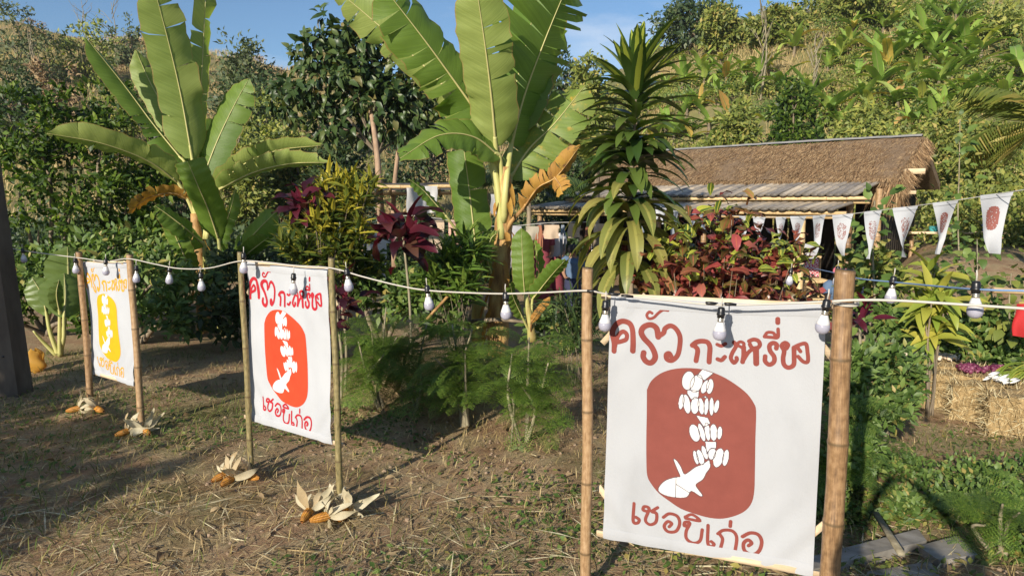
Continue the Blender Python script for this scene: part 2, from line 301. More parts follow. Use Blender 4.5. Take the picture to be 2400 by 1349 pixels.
class MB:
    """collects shapes in world coordinates; build() makes ONE mesh object"""
    def __init__(s): s.v = []; s.f = []; s.uv = []; s.fm = []; s.mi = 0
    def add(s, v, f, uv=None):
        b = len(s.v); s.v += [tuple(p) for p in v]; s.f += [tuple(i + b for i in q) for q in f]
        s.uv += [tuple(p) for p in (uv if uv is not None else [(0, 0)] * len(v))]; s.fm += [s.mi] * len(f)
    def tube(s, pts, rad, n=8, caps=True, vlen=None, flat=1.0):
        pts = [np.array(p, float) for p in pts]; k = len(pts)
        rad = [rad] * k if isinstance(rad, (int, float)) else list(rad)
        V, U = [], []; d = pts[1] - pts[0]; ref = np.array([0, 0, 1.]) if abs(d[2]) < .9 * np.linalg.norm(d) else np.array([1., 0, 0]); L = 0
        for i in range(k):
            t = pts[min(i + 1, k - 1)] - pts[max(i - 1, 0)]; t = t / (np.linalg.norm(t) + 1e-9)
            a = ref - t * ref.dot(t); a /= np.linalg.norm(a) + 1e-9; b = np.cross(t, a); ref = a
            if i: L += np.linalg.norm(pts[i] - pts[i - 1])
            for j in range(n):
                an = 2 * math.pi * j / n; V.append(pts[i] + rad[i] * (a * math.cos(an) * flat + b * math.sin(an)))
                U.append((abs(j / n * 2 - 1), (vlen[i] if vlen else L)))
        Fs = [(i * n + j, i * n + (j + 1) % n, (i + 1) * n + (j + 1) % n, (i + 1) * n + j) for i in range(k - 1) for j in range(n)]
        if caps: Fs += [tuple(range(n - 1, -1, -1)), tuple((k - 1) * n + j for j in range(n))]
        s.add(V, Fs, U); return s
    def bamboo(s, p0, p1, r, seg=.3, n=12, taper=.92, wob=.004, flat=1.0):
        """culm with swollen nodes; UV v counts internodes"""
        p0, p1 = np.array(p0, float), np.array(p1, float); L = np.linalg.norm(p1 - p0); k = max(1, int(round(L / seg)))
        cuts = [0] + sorted(np.clip(np.arange(1, k) / k + rng.normal(0, .05 / k, k - 1), .02, .98)) + [1]
        P, Rr, vl = [], [], []
        side = np.cross(p1 - p0, [.3, .7, .2]); side /= np.linalg.norm(side) + 1e-9
        for i in range(k):
            a, b = cuts[i], cuts[i + 1]; e = min(.018 / L, (b - a) * .2)
            for q, m, vv in ((a, 1.0 if i == 0 else 1.08, i + 0.0), (a + e, .985, i + .05), ((a + b) / 2, .955, i + .5), (b - e, 1.0, i + .95)):
                P.append(p0 + (p1 - p0) * q + side * wob * math.sin(q * 9)); Rr.append(r * (1 - (1 - taper) * q) * m); vl.append(vv)
        P.append(p1); Rr.append(r * taper); vl.append(k)
        return s.tube(P, Rr, n, True, vl, flat)
    def box(s, c, size, rot=None):
        c = np.array(c, float); hx, hy, hz = [q / 2 for q in size]
        V = [np.array([x, y, z]) for z in (-hz, hz) for y in (-hy, hy) for x in (-hx, hx)]
        if rot is not None: V = [np.array(rot @ Vector(p)) for p in V]
        s.add([c + p for p in V], [(0, 2, 3, 1), (4, 5, 7, 6), (0, 1, 5, 4), (2, 6, 7, 3), (0, 4, 6, 2), (1, 3, 7, 5)], [(p[0], p[2]) for p in V]); return s
    def bar(s, p0, p1, w, h, up=(0, 0, 1)):
        p0, p1, up = np.array(p0, float), np.array(p1, float), np.array(up, float)
        d = p1 - p0; t = d / np.linalg.norm(d); a = np.cross(t, up); a /= np.linalg.norm(a); b = np.cross(a, t); V = []
        for p in (p0, p1):
            for x, y in ((-1, -1), (1, -1), (1, 1), (-1, 1)): V.append(p + a * x * w / 2 + b * y * h / 2)
        s.add(V, [(3, 2, 1, 0), (4, 5, 6, 7), (0, 1, 5, 4), (1, 2, 6, 5), (2, 3, 7, 6), (3, 0, 4, 7)], [(0, 0)] * 8); return s
    def lathe(s, prof, c=(0, 0, 0), n=16):
        V = []; k = len(prof)
        for r, z in prof:
            for j in range(n): V.append((c[0] + r * math.cos(2 * math.pi * j / n), c[1] + r * math.sin(2 * math.pi * j / n), c[2] + z))
        Fs = [(i * n + j, i * n + (j + 1) % n, (i + 1) * n + (j + 1) % n, (i + 1) * n + j) for i in range(k - 1) for j in range(n)]
        Fs += [tuple(range(n - 1, -1, -1)), tuple((k - 1) * n + j for j in range(n))]
        s.add(V, Fs, [(j / n, i / k) for i in range(k) for j in range(n)]); return s
    def grid(s, fn, nu, nv, uvs=True):
        V = [fn(i / nu, j / nv) for j in range(nv + 1) for i in range(nu + 1)]
        Fs = [(j * (nu + 1) + i, j * (nu + 1) + i + 1, (j + 1) * (nu + 1) + i + 1, (j + 1) * (nu + 1) + i) for j in range(nv) for i in range(nu)]
        s.add(V, Fs, [(i / nu, j / nv) for j in range(nv + 1) for i in range(nu + 1)]); return s
    def mesh(s, name, mat, shift=np.zeros(3), smooth=True):
        ms = mat if isinstance(mat, (list, tuple)) else [mat]
        return mesh_np(name, np.array(s.v) - shift, s.f, s.uv, ms, smooth, s.fm)
    def build(s, name, mat, parent=None, origin=None, smooth=True):
        w = wloc(parent) if parent is not None else np.array(origin if origin is not None else (0, 0, 0), float)
        o = bpy.data.objects.new(name, s.mesh(name, mat, w, smooth)); col.objects.link(o)
        if parent is not None: o.parent = parent
        else: o.location = w
        WL[o.name] = w; return o
def obj(name, me, parent=None, mat4=None, loc=None):
    """link an object sharing mesh me; mat4 is its WORLD matrix (np 4x4)"""
    o = bpy.data.objects.new(name, me); col.objects.link(o)
    if mat4 is None: mat4 = np.eye(4); mat4[:3, 3] = loc if loc is not None else 0
    m = np.array(mat4, float); WL[o.name] = m[:3, 3].copy()
    if parent is not None: o.parent = parent; m = m.copy(); m[:3, 3] -= wloc(parent)
    o.matrix_basis = Matrix(m.tolist()); return o
def crspline(P, n=8):
    P = [np.array(p, float) for p in P]
    if len(P) < 3: return [P[0] + (P[-1] - P[0]) * i / n for i in range(n + 1)]
    Q = [2 * P[0] - P[1]] + P + [2 * P[-1] - P[-2]]; out = []
    for i in range(1, len(Q) - 2):
        a, b, c, d = Q[i - 1:i + 3]
        for j in range(n):
            t = j / n; out.append(.5 * (2 * b + (c - a) * t + (2 * a - 5 * b + 4 * c - d) * t * t + (3 * b - a - 3 * c + d) * t ** 3))
    out.append(P[-1]); return out
def norm(v): v = np.array(v, float); return v / (np.linalg.norm(v) + 1e-9)
def orient(pos, d, up=(0, 0, 1), s=1.0):
    y = norm(d); up = np.array(up, float); z = up - y * up.dot(y)
    if np.linalg.norm(z) < 1e-3: z = np.array([1., .1, 0]) - y * y[0]
    z = norm(z); x = np.cross(y, z); m = np.eye(4); m[:3, 0] = x * s; m[:3, 1] = y * s; m[:3, 2] = z * s; m[:3, 3] = pos; return m
PROF = {
    'lance': lambda s: math.sin(math.pi * min(1, .06 + s ** .75 * .94)) ** .85,
    'ovate': lambda s: math.sin(math.pi * min(1, .04 + s ** .62 * .96)) ** .8,
    'strap': lambda s: min(1, s * 5 + .35) * (1 - max(0, (s - .55) / .45) ** 2.2),
    'obov': lambda s: math.sin(math.pi * min(1, .05 + s ** 1.25 * .93)) ** .8}
class LM:
    """leaf template: grows from the origin along +Y, droops to -Z; quads only"""
    def __init__(s, L, Wd, n=4, droop=.5, fold=.25, prof='lance', wave=0, seed=0, stalk=0):
        r = random.Random(seed); V, U = [], []; p = np.zeros(3); ph = r.random() * 6
        for i in range(n + 1):
            q = i / n; w = max(.02, PROF[prof](q)) * Wd / 2 if 0 < i < n else Wd * (.07 if i == 0 else .02)
            a = .0 - droop * q; nrm = np.array([0, -math.sin(a), math.cos(a)])
            wv = wave * Wd * math.sin(q * 9 + ph)
            V += [p + np.array([-w, 0, 0]) + nrm * (abs(w) * fold + wv), p.copy(), p + np.array([w, 0, 0]) + nrm * (abs(w) * fold - wv)]
            U += [(0, q), (.5, q), (1, q)]
            p = p + L / n * np.array([0, math.cos(a), math.sin(a)])
        s.v = np.array(V); s.v[:, 1] += stalk
        s.f = np.array([(3 * i + j, 3 * i + j + 1, 3 * i + j + 4, 3 * i + j + 3) for i in range(n) for j in (0, 1)]); s.uv = np.array(U)
    def mesh(s, name, mat): return mesh_np(name, s.v, s.f, s.uv, [mat])
class QUAD(LM):
    """smallest leaf: one folded diamond pair"""
    def __init__(s, L, Wd, bend=.2):
        s.v = np.array([(0, 0, 0), (Wd / 2, L * .45, bend * Wd), (0, L, -bend * L * .5), (-Wd / 2, L * .45, bend * Wd)]); s.f = np.array([(0, 1, 2, 3)])
        s.uv = np.array([(.5, 0), (1, .45), (.5, 1), (0, .45)])
def joined(name, tmpl, mats4, pick, mat, parent=None, kind='stuff', origin=None):
    """many leaves of several templates as one mesh (numpy)"""
    mats4 = np.asarray(mats4, float); pick = np.asarray(pick); VV, FF, UU, b = [], [], [], 0
    for k, t in enumerate(tmpl):
        M = mats4[pick == k]
        if not len(M): continue
        v = np.einsum('nij,kj->nki', M[:, :3, :3], t.v) + M[:, None, :3, 3]; n = len(t.v)
        VV.append(v.reshape(-1, 3)); FF.append((t.f[None] + (np.arange(len(M)) * n)[:, None, None]).reshape(-1, t.f.shape[1]) + b); UU.append(np.tile(t.uv, (len(M), 1))); b += len(M) * n
    w = wloc(parent) if parent is not None else np.array(origin if origin is not None else (0, 0, 0), float)
    me = mesh_np(name, np.concatenate(VV) - w, np.concatenate(FF), np.concatenate(UU), [mat])
    o = bpy.data.objects.new(name, me); col.objects.link(o); WL[o.name] = w
    if parent is not None: o.parent = parent
    else: o.location = w
    if kind: o['kind'] = kind
    return o
def foliage(root, tmpl, mat, mats4, nparts=300, name='leaf', mass='leaf_mass'):
    """the leaves that show largest become parts, the rest one mass"""
    mats4 = list(mats4); order = sorted(range(len(mats4)), key=lambda i: np.linalg.norm(mats4[i][:3, 3] - np.array([0, 0, CH])))
    mes = [t.mesh(name, mat) for t in tmpl]; pick = rng.integers(0, len(tmpl), len(mats4))
    for i in order[:nparts]: obj(name, mes[pick[i]], root, mats4[i])
    rest = order[nparts:]
    if rest: joined(mass, tmpl, [mats4[i] for i in rest], pick[rest], mat, root)
def rand_dir(n, up=0.0):
    d = rng.normal(size=(n, 3)); d[:, 2] += up; return d / np.linalg.norm(d, axis=1, keepdims=True)
def orient_many(P, D, UPV, S):
    y = D / np.linalg.norm(D, axis=1, keepdims=True); z = UPV - y * (UPV * y).sum(1, keepdims=True); z /= np.linalg.norm(z, axis=1, keepdims=True) + 1e-6
    x = np.cross(y, z); M = np.zeros((len(P), 4, 4)); S = np.broadcast_to(np.asarray(S, float), (len(P),))[:, None]
    M[:, :3, 0] = x * S; M[:, :3, 1] = y * S; M[:, :3, 2] = z * S; M[:, :3, 3] = P; M[:, 3, 3] = 1; return M
def cloud(blobs, n, clump=.28, per=26, hang=-.1):
    """leaf matrices through ellipsoid blobs, in clumps with gaps"""
    vol = np.array([b[3] * b[4] * b[5] for b in blobs]) ** .8; vol /= vol.sum(); P, D = [], []
    for b, w in zip(blobs, vol):
        m = max(per, int(n * w)); nc = max(3, m // per); c = np.array(b[:3]); r = np.array(b[3:6])
        dirs = rand_dir(nc, .15); cc = c + dirs * r * (rng.uniform(.25, 1, (nc, 1)) ** .45)
        idx = rng.integers(0, nc, m); off = rng.normal(size=(m, 3)) * clump * r.mean() * .55
        p = cc[idx] + off; P.append(p); d = (p - c) / r * .7 + rng.normal(size=(m, 3)) * .75; d[:, 2] += hang; D.append(d)
    P = np.concatenate(P); D = np.concatenate(D); UPV = rng.normal(size=D.shape) * .5 + np.array([-.4, -.75, .75])
    return P, D, UPV
# ------------------------------------------------------------------ terrain: one sheet to the horizon
def build_ground():
    xs = np.concatenate([np.arange(-124, -14, 3.), np.arange(-14, 14, .16), np.arange(14, 125, 3.)])
    ys = np.concatenate([np.arange(-20, -4, 4.), np.arange(-4, 16, .16), np.arange(16, 44, .5), np.arange(44, 130, 1.5), np.arange(130, 205, 10.)])
    X, Y = np.meshgrid(xs, ys); Z = T(X, Y)
    Z = Z + np.where((Y < 14) & (Y > -2), rng.normal(0, .006, X.shape), 0)
    v = np.stack([X, Y, Z], -1).reshape(-1, 3); nx, ny = len(xs), len(ys); i = np.arange(nx * ny).reshape(ny, nx)
    f = np.stack([i[:-1, :-1], i[:-1, 1:], i[1:, 1:], i[1:, :-1]], -1).reshape(-1, 4)
    o = bpy.data.objects.new('ground', mesh_np('ground', v, f, None, [M_GROUND])); col.objects.link(o); tag(o, kind='structure')
build_ground()

# ------------------------------------------------------------------ the three painted banners
Z4 = lambda x, y: (1460 + .28169 * x, 850 + .28169 * y)
Z5 = lambda x, y: (1410 + .216667 * x, 680 + .216667 * y)
Z3 = lambda x, y: (1400 + .52533 * x, 640 + .52533 * y)
TOPTXT = [(62, [(140, 640), (140, 560), (122, 450), (150, 375), (200, 330), (250, 322), (310, 350), (340, 420), (347, 540), (342, 635)]),
    (50, [(150, 590), (165, 520), (190, 465), (235, 432), (277, 460), (272, 510), (228, 532), (185, 545)]),
    (64, [(455, 655), (450, 700), (480, 748), (530, 765), (572, 720), (570, 660), (530, 580), (462, 500), (432, 430), (460, 375), (530, 352), (590, 390), (607, 485)]),
    (55, [(607, 480), (665, 440), (682, 392), (740, 362), (800, 395), (842, 480), (836, 600), (810, 690), (750, 742), (700, 728), (692, 680), (722, 662), (742, 690)]),
    (32, [(545, 228), (515, 215), (488, 250), (512, 286), (562, 275), (612, 225), (662, 192), (712, 196)]),
    (56, [(975, 572), (1020, 537), (1080, 525), (1140, 538), (1165, 590), (1160, 680), (1155, 755)]), (54, [(1000, 580), (1032, 625), (1014, 742)]),
    (40, [(1245, 560), (1290, 575), (1335, 550)]), (46, [(1248, 722), (1290, 733), (1328, 695)]),
    (44, [(1428, 535), (1450, 575), (1410, 650), (1393, 710), (1425, 760), (1457, 728), (1455, 705)]),
    (34, [(1450, 560), (1495, 530), (1535, 550), (1520, 592), (1480, 575)]), (50, [(1532, 590), (1532, 680), (1520, 752)]), (42, [(1528, 735), (1582, 650), (1640, 605)]),
    (44, [(1600, 560), (1620, 595), (1672, 608), (1708, 570), (1690, 525), (1640, 508), (1592, 525)]), (62, [(1665, 610), (1668, 772)]),
    (48, [(1765, 695), (1765, 750), (1810, 787), (1860, 758), (1862, 700), (1820, 640), (1812, 580), (1850, 552), (1890, 570), (1886, 612)]),
    (34, [(1757, 478), (1790, 437), (1850, 440), (1874, 468)]), (36, [(1757, 482), (1830, 490), (1902, 490), (1906, 400)]), (50, [(1903, 292), (1903, 330)]),
    (48, [(1995, 610), (2012, 572), (1980, 552), (1947, 585), (1972, 640), (1960, 720), (1972, 790), (2020, 820), (2075, 790), (2080, 700), (2078, 605)]),
    (40, [(2078, 600), (2140, 572), (2208, 566), (2226, 650), (2230, 752), (2180, 755), (2125, 700)]), (38, [(2110, 590), (2150, 645)])]
BOTTXT = [(12, [(165, 1018), (162, 1095), (180, 1106), (188, 1092), (174, 1080)]),
    (12, [(222, 1052), (205, 1046), (212, 1030), (233, 1040), (215, 1092), (235, 1114), (262, 1100), (265, 1062), (245, 1052), (270, 1035)]),
    (12, [(295, 1080), (320, 1065), (355, 1077), (366, 1110), (350, 1145), (315, 1146), (298, 1122), (313, 1100), (331, 1110), (320, 1124)]),
    (12, [(402, 1120), (386, 1121), (390, 1105), (411, 1110), (395, 1145), (396, 1180), (425, 1201), (456, 1190), (466, 1140)]), (11, [(390, 1081), (422, 1070), (456, 1099), (392, 1087)]),
    (12, [(492, 1120), (490, 1200), (505, 1219), (518, 1208), (506, 1195)]),
    (12, [(535, 1160), (560, 1145), (600, 1150), (619, 1180), (612, 1240)]), (12, [(545, 1165), (556, 1187), (547, 1226)]), (13, [(592, 1106), (590, 1128)]),
    (13, [(645, 1175), (680, 1158), (715, 1166), (731, 1200), (720, 1240), (690, 1259), (655, 1240), (650, 1206), (670, 1190), (686, 1205), (672, 1217)])]
PANEL = [(197, 210), (230, 140), (300, 80), (400, 42), (520, 28), (650, 38), (750, 68), (850, 112), (950, 175), (1030, 242), (1085, 320), (1105, 390), (1100, 600), (1095, 900), (1090, 1050), (1070, 1150), (1020, 1220), (940, 1265), (830, 1290), (720, 1280), (600, 1245), (480, 1200), (380, 1130), (300, 1065), (240, 990), (205, 920), (197, 800), (194, 600), (196, 400)]
ELL = [(537, 133, 47, 76, 10), (605, 158, 45, 74, 20), (677, 185, 26, 57, 24), (718, 182, 26, 62, 8), (480, 312, 21, 62, 8), (525, 330, 28, 78, -10), (595, 342, 33, 68, 3), (645, 348, 23, 67, -8), (688, 350, 17, 70, 4), (732, 352, 18, 73, 0), (774, 350, 19, 54, 12),
    (593, 570, 38, 70, -18), (652, 565, 21, 74, -18), (700, 560, 21, 72, -8), (750, 566, 29, 66, -3), (800, 570, 20, 52, 5), (605, 770, 17, 57, -15), (642, 768, 25, 62, -18), (678, 730, 19, 57, -20), (738, 740, 29, 47, 10), (792, 775, 38, 77, 15), (852, 775, 23, 67, 10)]
POLYS = [[(610, 92), (655, 38), (748, 70), (672, 132)], [(533, 212), (628, 222), (620, 278), (562, 292), (528, 240)], [(655, 275), (680, 262), (700, 280)], [(603, 424), (702, 446), (722, 492), (672, 524), (630, 465)], [(682, 640), (773, 645), (772, 697), (720, 702), (695, 742)],
    [(715, 788), (724, 850), (690, 900), (665, 950), (608, 990), (615, 1020), (660, 1082), (640, 1092), (568, 1048), (530, 1100), (440, 1104), (350, 1082), (298, 1045), (310, 1000), (360, 957), (440, 935), (475, 930), (450, 870), (418, 788), (445, 800), (480, 850), (507, 908), (540, 895), (600, 850), (660, 825)]]
CUTS = [[(440, 930), (436, 1103)], [(444, 995), (555, 1066)]]
def pip(P, X, Y):
    """signed distance to a polygon (positive inside)"""
    P = np.array(P, float); d = np.full(X.shape, 1e9); ins = np.zeros(X.shape, bool)
    for a, b in zip(P, np.roll(P, -1, 0)):
        e = b - a; t = np.clip(((X - a[0]) * e[0] + (Y - a[1]) * e[1]) / (e @ e + 1e-12), 0, 1)
        d = np.minimum(d, np.hypot(X - a[0] - t * e[0], Y - a[1] - t * e[1]))
        c = ((a[1] > Y) != (b[1] > Y)) & (X < (b[0] - a[0]) * (Y - a[1]) / (b[1] - a[1] + 1e-12) + a[0]); ins ^= c
    return np.where(ins, d, -d)
def seglines(P, w, X, Y, Fld):
    P = np.array(P)
    for a, b in zip(P[:-1], P[1:]):
        x0, x1 = min(a[0], b[0]) - 2 * w, max(a[0], b[0]) + 2 * w; y0, y1 = min(a[1], b[1]) - 2 * w, max(a[1], b[1]) + 2 * w
        j0, j1 = np.searchsorted(X[0], [x0, x1]); i0, i1 = np.searchsorted(Y[:, 0], [y0, y1])
        xs, ys = X[i0:i1, j0:j1], Y[i0:i1, j0:j1]
        if not xs.size: continue
        e = b - a; t = np.clip(((xs - a[0]) * e[0] + (ys - a[1]) * e[1]) / (e @ e + 1e-12), 0, 1)
        Fld[i0:i1, j0:j1] = np.maximum(Fld[i0:i1, j0:j1], w / 2 - np.hypot(xs - a[0] - t * e[0], ys - a[1] - t * e[1]))
def msquares(X, Y, Fd):
    """clean filled outline (verts 2d, faces) of field > 0"""
    ny, nx = Fd.shape; V, idx, faces = [], {}, []
    def pt(i, j):
        k = (i, j)
        if k not in idx: idx[k] = len(V); V.append((X[i, j], Y[i, j]))
        return idx[k]
    def cut(i0, j0, i1, j1):
        k = (i0, j0, i1, j1) if (i0, j0) < (i1, j1) else (i1, j1, i0, j0)
        if k not in idx:
            a, b = Fd[k[0], k[1]], Fd[k[2], k[3]]; t = a / (a - b); idx[k] = len(V)
            V.append((X[k[0], k[1]] + t * (X[k[2], k[3]] - X[k[0], k[1]]), Y[k[0], k[1]] + t * (Y[k[2], k[3]] - Y[k[0], k[1]])))
        return idx[k]
    P = Fd > 0; any4 = P[:-1, :-1] | P[:-1, 1:] | P[1:, :-1] | P[1:, 1:]
    for i, j in zip(*np.nonzero(any4)):
        c = [(i, j), (i, j + 1), (i + 1, j + 1), (i + 1, j)]; s = [P[q] for q in c]
        if all(s): faces.append([pt(*q) for q in c]); continue
        poly = []
        for k in range(4):
            if s[k]: poly.append(pt(*c[k]))
            if s[k] != s[(k + 1) % 4]: poly.append(cut(*c[k], *c[(k + 1) % 4]))
        if len(poly) >= 3: faces.append(poly)
    return np.array(V), faces
class Plane:
    """vertical plane through two ground points; s runs left to right, z up"""
    def __init__(s, A, B, back):
        s.A = np.array(A[:2]); d = np.array(B[:2]) - s.A; s.L = np.linalg.norm(d); s.e = d / s.L; s.n = np.array([s.e[1], -s.e[0]])   # n faces the camera
        if s.n[1] > 0: s.n = -s.n
        s.A = s.A - s.n * back
    def hit(s, px, py):
        d = ray(px, py); den = d[:2] @ s.n; t = (s.A @ s.n) / den; p = d * t
        return np.array([(p[:2] - s.A) @ s.e, CH + p[2]])
    def P(s, u, off=0): return np.array([*(s.A + s.e * u[0] + s.n * off), u[1]])
PAINT = {}
def make_paint(pl):
    C = [pl.hit(*q) for q in NEARC]
    # plane -> unit square (homography, exact for the near cloth)
    A, rhs = [], []
    for (x, y), (u, v) in zip(C, ((0, 0), (1, 0), (1, 1), (0, 1))):
        A.append([x, y, 1, 0, 0, 0, -u * x, -u * y]); rhs.append(u); A.append([0, 0, 0, x, y, 1, -v * x, -v * y]); rhs.append(v)
    Hm = np.append(np.linalg.solve(np.array(A), np.array(rhs)), 1).reshape(3, 3)
    def uv(P2):
        q = np.c_[P2, np.ones(len(P2))] @ Hm.T; return q[:, :2] / q[:, 2:]
    s0, s1 = -.02, 1.3; h = .0032
    zmin, zmax = min(c[1] for c in C), max(c[1] for c in C); X, Y = np.meshgrid(np.arange(0, 1.2, h), np.arange(zmin, zmax, h))
    toP = lambda Z, pts: [pl.hit(*Z(*p)) for p in pts]
    sc5 = .216667 * 3.25 / FPX; sc3 = .52533 * 3.3 / FPX; sc4 = .28169 * 3.3 / FPX
    F1 = np.full(X.shape, -1.)
    for w, pts in TOPTXT: seglines(crspline(toP(Z5, pts), 5), w * sc5, X, Y, F1)
    F2 = pip(crspline(toP(Z4, PANEL + PANEL[:1]), 3)[:-1], X, Y)
    F3 = np.full(X.shape, -1.); out = []
    for cx, cy, rx, ry, rt in ELL:
        a = R(rt); pts = []
        for k in range(18):
            t = 2 * math.pi * k / 18; x, y = rx * math.cos(t) * 1.1, ry * math.sin(t) * 1.05; pts.append((cx + x * math.cos(a) - y * math.sin(a), cy + x * math.sin(a) + y * math.cos(a)))
        p = toP(Z4, pts); F3 = np.maximum(F3, pip(p, X, Y)); out.append(p + p[:1])
    for pts in POLYS:
        p = toP(Z4, pts); p = crspline(p + p[:1], 3)[:-1] if len(p) > 8 else p; F3 = np.maximum(F3, pip(p, X, Y)); out.append(p + p[:1])
    F4 = np.full(X.shape, -1.)
    for p in out + [toP(Z4, c) for c in CUTS]: seglines(p, 5.5 * sc4, X, Y, F4)
    F1b = np.full(X.shape, -1.)
    for w, pts in BOTTXT: seglines(crspline(toP(Z3, pts), 5), w * 1.28 * sc3, X, Y, F1b)
    for k, Fd in (('letters', F1), ('letters2', F1b), ('panel', F2), ('figure', F3), ('outline', F4)):
        V, Fc = msquares(X, Y, Fd); PAINT[k] = (uv(V), Fc)
NEARC = [(1415, 1258), (1905, 1351), (1938, 712), (1432, 689)]      # cloth corners bl, br, tr, tl
def wav(u, v, k): return 1.5 * wav0(u, v, k)
def wav0(u, v, k): return .005 * np.sin(5 * u + 3 * v + k) + .005 * np.sin(9 * v - 4 * u + 2 * k) + .004 * np.sin(13 * u + k) * v + .0045 * np.sin(34 * (u + v) + k) * np.exp(-((u - .05) ** 2 + (v - .05) ** 2) * 22) + .0045 * np.sin(34 * (u - v) + k) * (np.exp(-((u - .95) ** 2 + (v - .05) ** 2) * 22) + np.exp(-((u - .05) ** 2 + (v - .95) ** 2) * 22)) + .004 * np.sin(30 * (u + v)) * np.exp(-((u - .95) ** 2 + (v - .95) ** 2) * 22) + .0025 * np.sin(26 * u + 5 * v + k) * np.sin(3.14 * v)
def banner(name, label, lp, rp, rL, rR, corners, colour, stroke, bam, batt, k, outline, cl=None):
    """lp/rp: (px, py, Y) of the post tops; corners: cloth corners in the photograph bl, br, tr, tl"""
    A, B = at(*lp), at(*rp); root = empty(name, ((A[0] + B[0]) / 2, (A[1] + B[1]) / 2, tz(A[0], A[1])), label, 'banner', 'painted cloth banners on bamboo posts')
    for p, r in ((A, rL), (B, rR)):
        g = tz(p[0], p[1]); po = MB().bamboo((p[0] + .012, p[1], g - .12), (p[0], p[1], p[2]), r, .36).build('bamboo_post', bam, root)
        MB().tube([(p[0], p[1], p[2] - .001), (p[0], p[1], p[2] + .0015)], r * .55, 12).build('hollow_end', M_TAPE, po)
    pl = Plane(A, B, max(rL, rR) + .022)
    if not PAINT: make_paint(pl)
    C = [pl.hit(*q) for q in corners]
    def P2(u, v): return C[0] * (1 - u) * (1 - v) + C[1] * u * (1 - v) + C[2] * u * v + C[3] * (1 - u) * v
    def S(u, v, off=0):
        sag = .012 * math.sin(math.pi * u) * (v > .5) * (v - .5) * 2
        q = P2(u, v); return pl.P((q[0], q[1] - sag), wav(u, v, k) + off)
    def SV(UV, off):
        u, v = UV[:, :1], UV[:, 1:]; q = C[0] * (1 - u) * (1 - v) + C[1] * u * (1 - v) + C[2] * u * v + C[3] * (1 - u) * v
        q[:, 1:] -= .012 * np.sin(math.pi * u) * (v > .5) * (v - .5) * 2
        xy = pl.A + pl.e * q[:, :1] + pl.n * (wav(u, v, k) + off); return np.c_[xy, q[:, 1]]
    MB().grid(lambda u, v: S(u, v), 64, 64).build('cloth', cl, root)
    for v0 in (0, 1):                                          # hem folded over the batten
        MB().grid(lambda u, v: S(u, (v * .045 if v0 == 0 else 1 - v * .045), .0025 + .004 * math.sin(v * math.pi)), 24, 3).build('hem', cl, root)
    for nm, v, ex in (('top_batten', 1, .06), ('bottom_batten', 0, .05)):
        a, b = P2(0, v), P2(1, v); d = (b - a) / np.linalg.norm(b - a); zz = -.012 if v else .012
        a = a - d * batt[0 if v else 2]; b = b + d * batt[1 if v else 3]
        MB().bar(pl.P((a[0], a[1] + zz), -.012), pl.P((b[0], b[1] + zz), -.012), .016, .03).build(nm, M_WOOD, root)
    for (u, v, du, dv) in ((0, 1, .17, -.16), (1, 1, -.17, -.16), (0, 0, .17, .16), (1, 0, -.17, .16)):
        a, b = P2(u, v + dv), P2(u + du, v); m = (a - b) / np.linalg.norm(a - b); a = a + m * .07
        MB().bar(pl.P(a, -.034), pl.P(b, -.034), .012, .03).build('corner_brace', M_WOOD, root)
    pm = surf('banner_paint_%s' % name, [(.3, colour), (.7, tuple(c * 1.12 for c in colour))], 14, .85, .1, spec=.15)
    sm = surf('banner_lettering_%s' % name, [(.3, stroke), (.7, tuple(c * 1.15 for c in stroke))], 14, .85, .1, spec=.15)
    for nm, key, mt, off in (('painted_lettering', 'letters', sm, .0016), ('painted_lettering', 'letters2', sm, .0016), ('painted_panel', 'panel', pm, .0016), ('painted_figure', 'figure', MATS['white_paint'], .0030), ('figure_outline', 'outline', MATS['grey_line'], .0042)):
        if key == 'outline' and not outline: continue
        UV, Fc = PAINT[key]; me = mesh_np(nm, SV(UV, off) - wloc(root), Fc, UV, [mt])
        o = bpy.data.objects.new(nm, me); col.objects.link(o); o.parent = root; WL[o.name] = wloc(root)
    return root, pl
plain('white_paint', (.60, .60, .60), .8, .2); plain('grey_line', (.10, .085, .10), .8, .2)
BN, PLN = banner('banner_sign', 'large near banner with dark brown-red emblem between thick bamboo posts', (1378, 627, 3.43), (1982, 632, 3.0), .029, .045, NEARC, (.195, .057, .045), (.2, .05, .04), M_BAM, (.05, .10, .04, .03), 0.3, True, M_MUSLIN)
BM_, PLM = banner('banner_sign', 'middle banner with orange-red emblem between slim mottled bamboo posts', (563, 590, 5.2), (777, 604, 4.66), .023, .024, [(590, 985), (779, 1041), (770, 629), (578, 612)], (.47, .055, .022), (.36, .02, .03), M_BAMG, (.09, .10, .10, .09), 1.9, False, M_CLOTH)
BF, PLF = banner('banner_sign', 'far left banner with yellow emblem between brown bamboo posts', (185, 590, 6.75), (304, 596, 6.16), .030, .031, [(219, 877), (316, 904), (300, 613), (197, 613)], (.60, .33, .012), (.58, .29, .03), M_BAM, (.02, .06, .02, .02), 3.1, False, M_CLOTH)
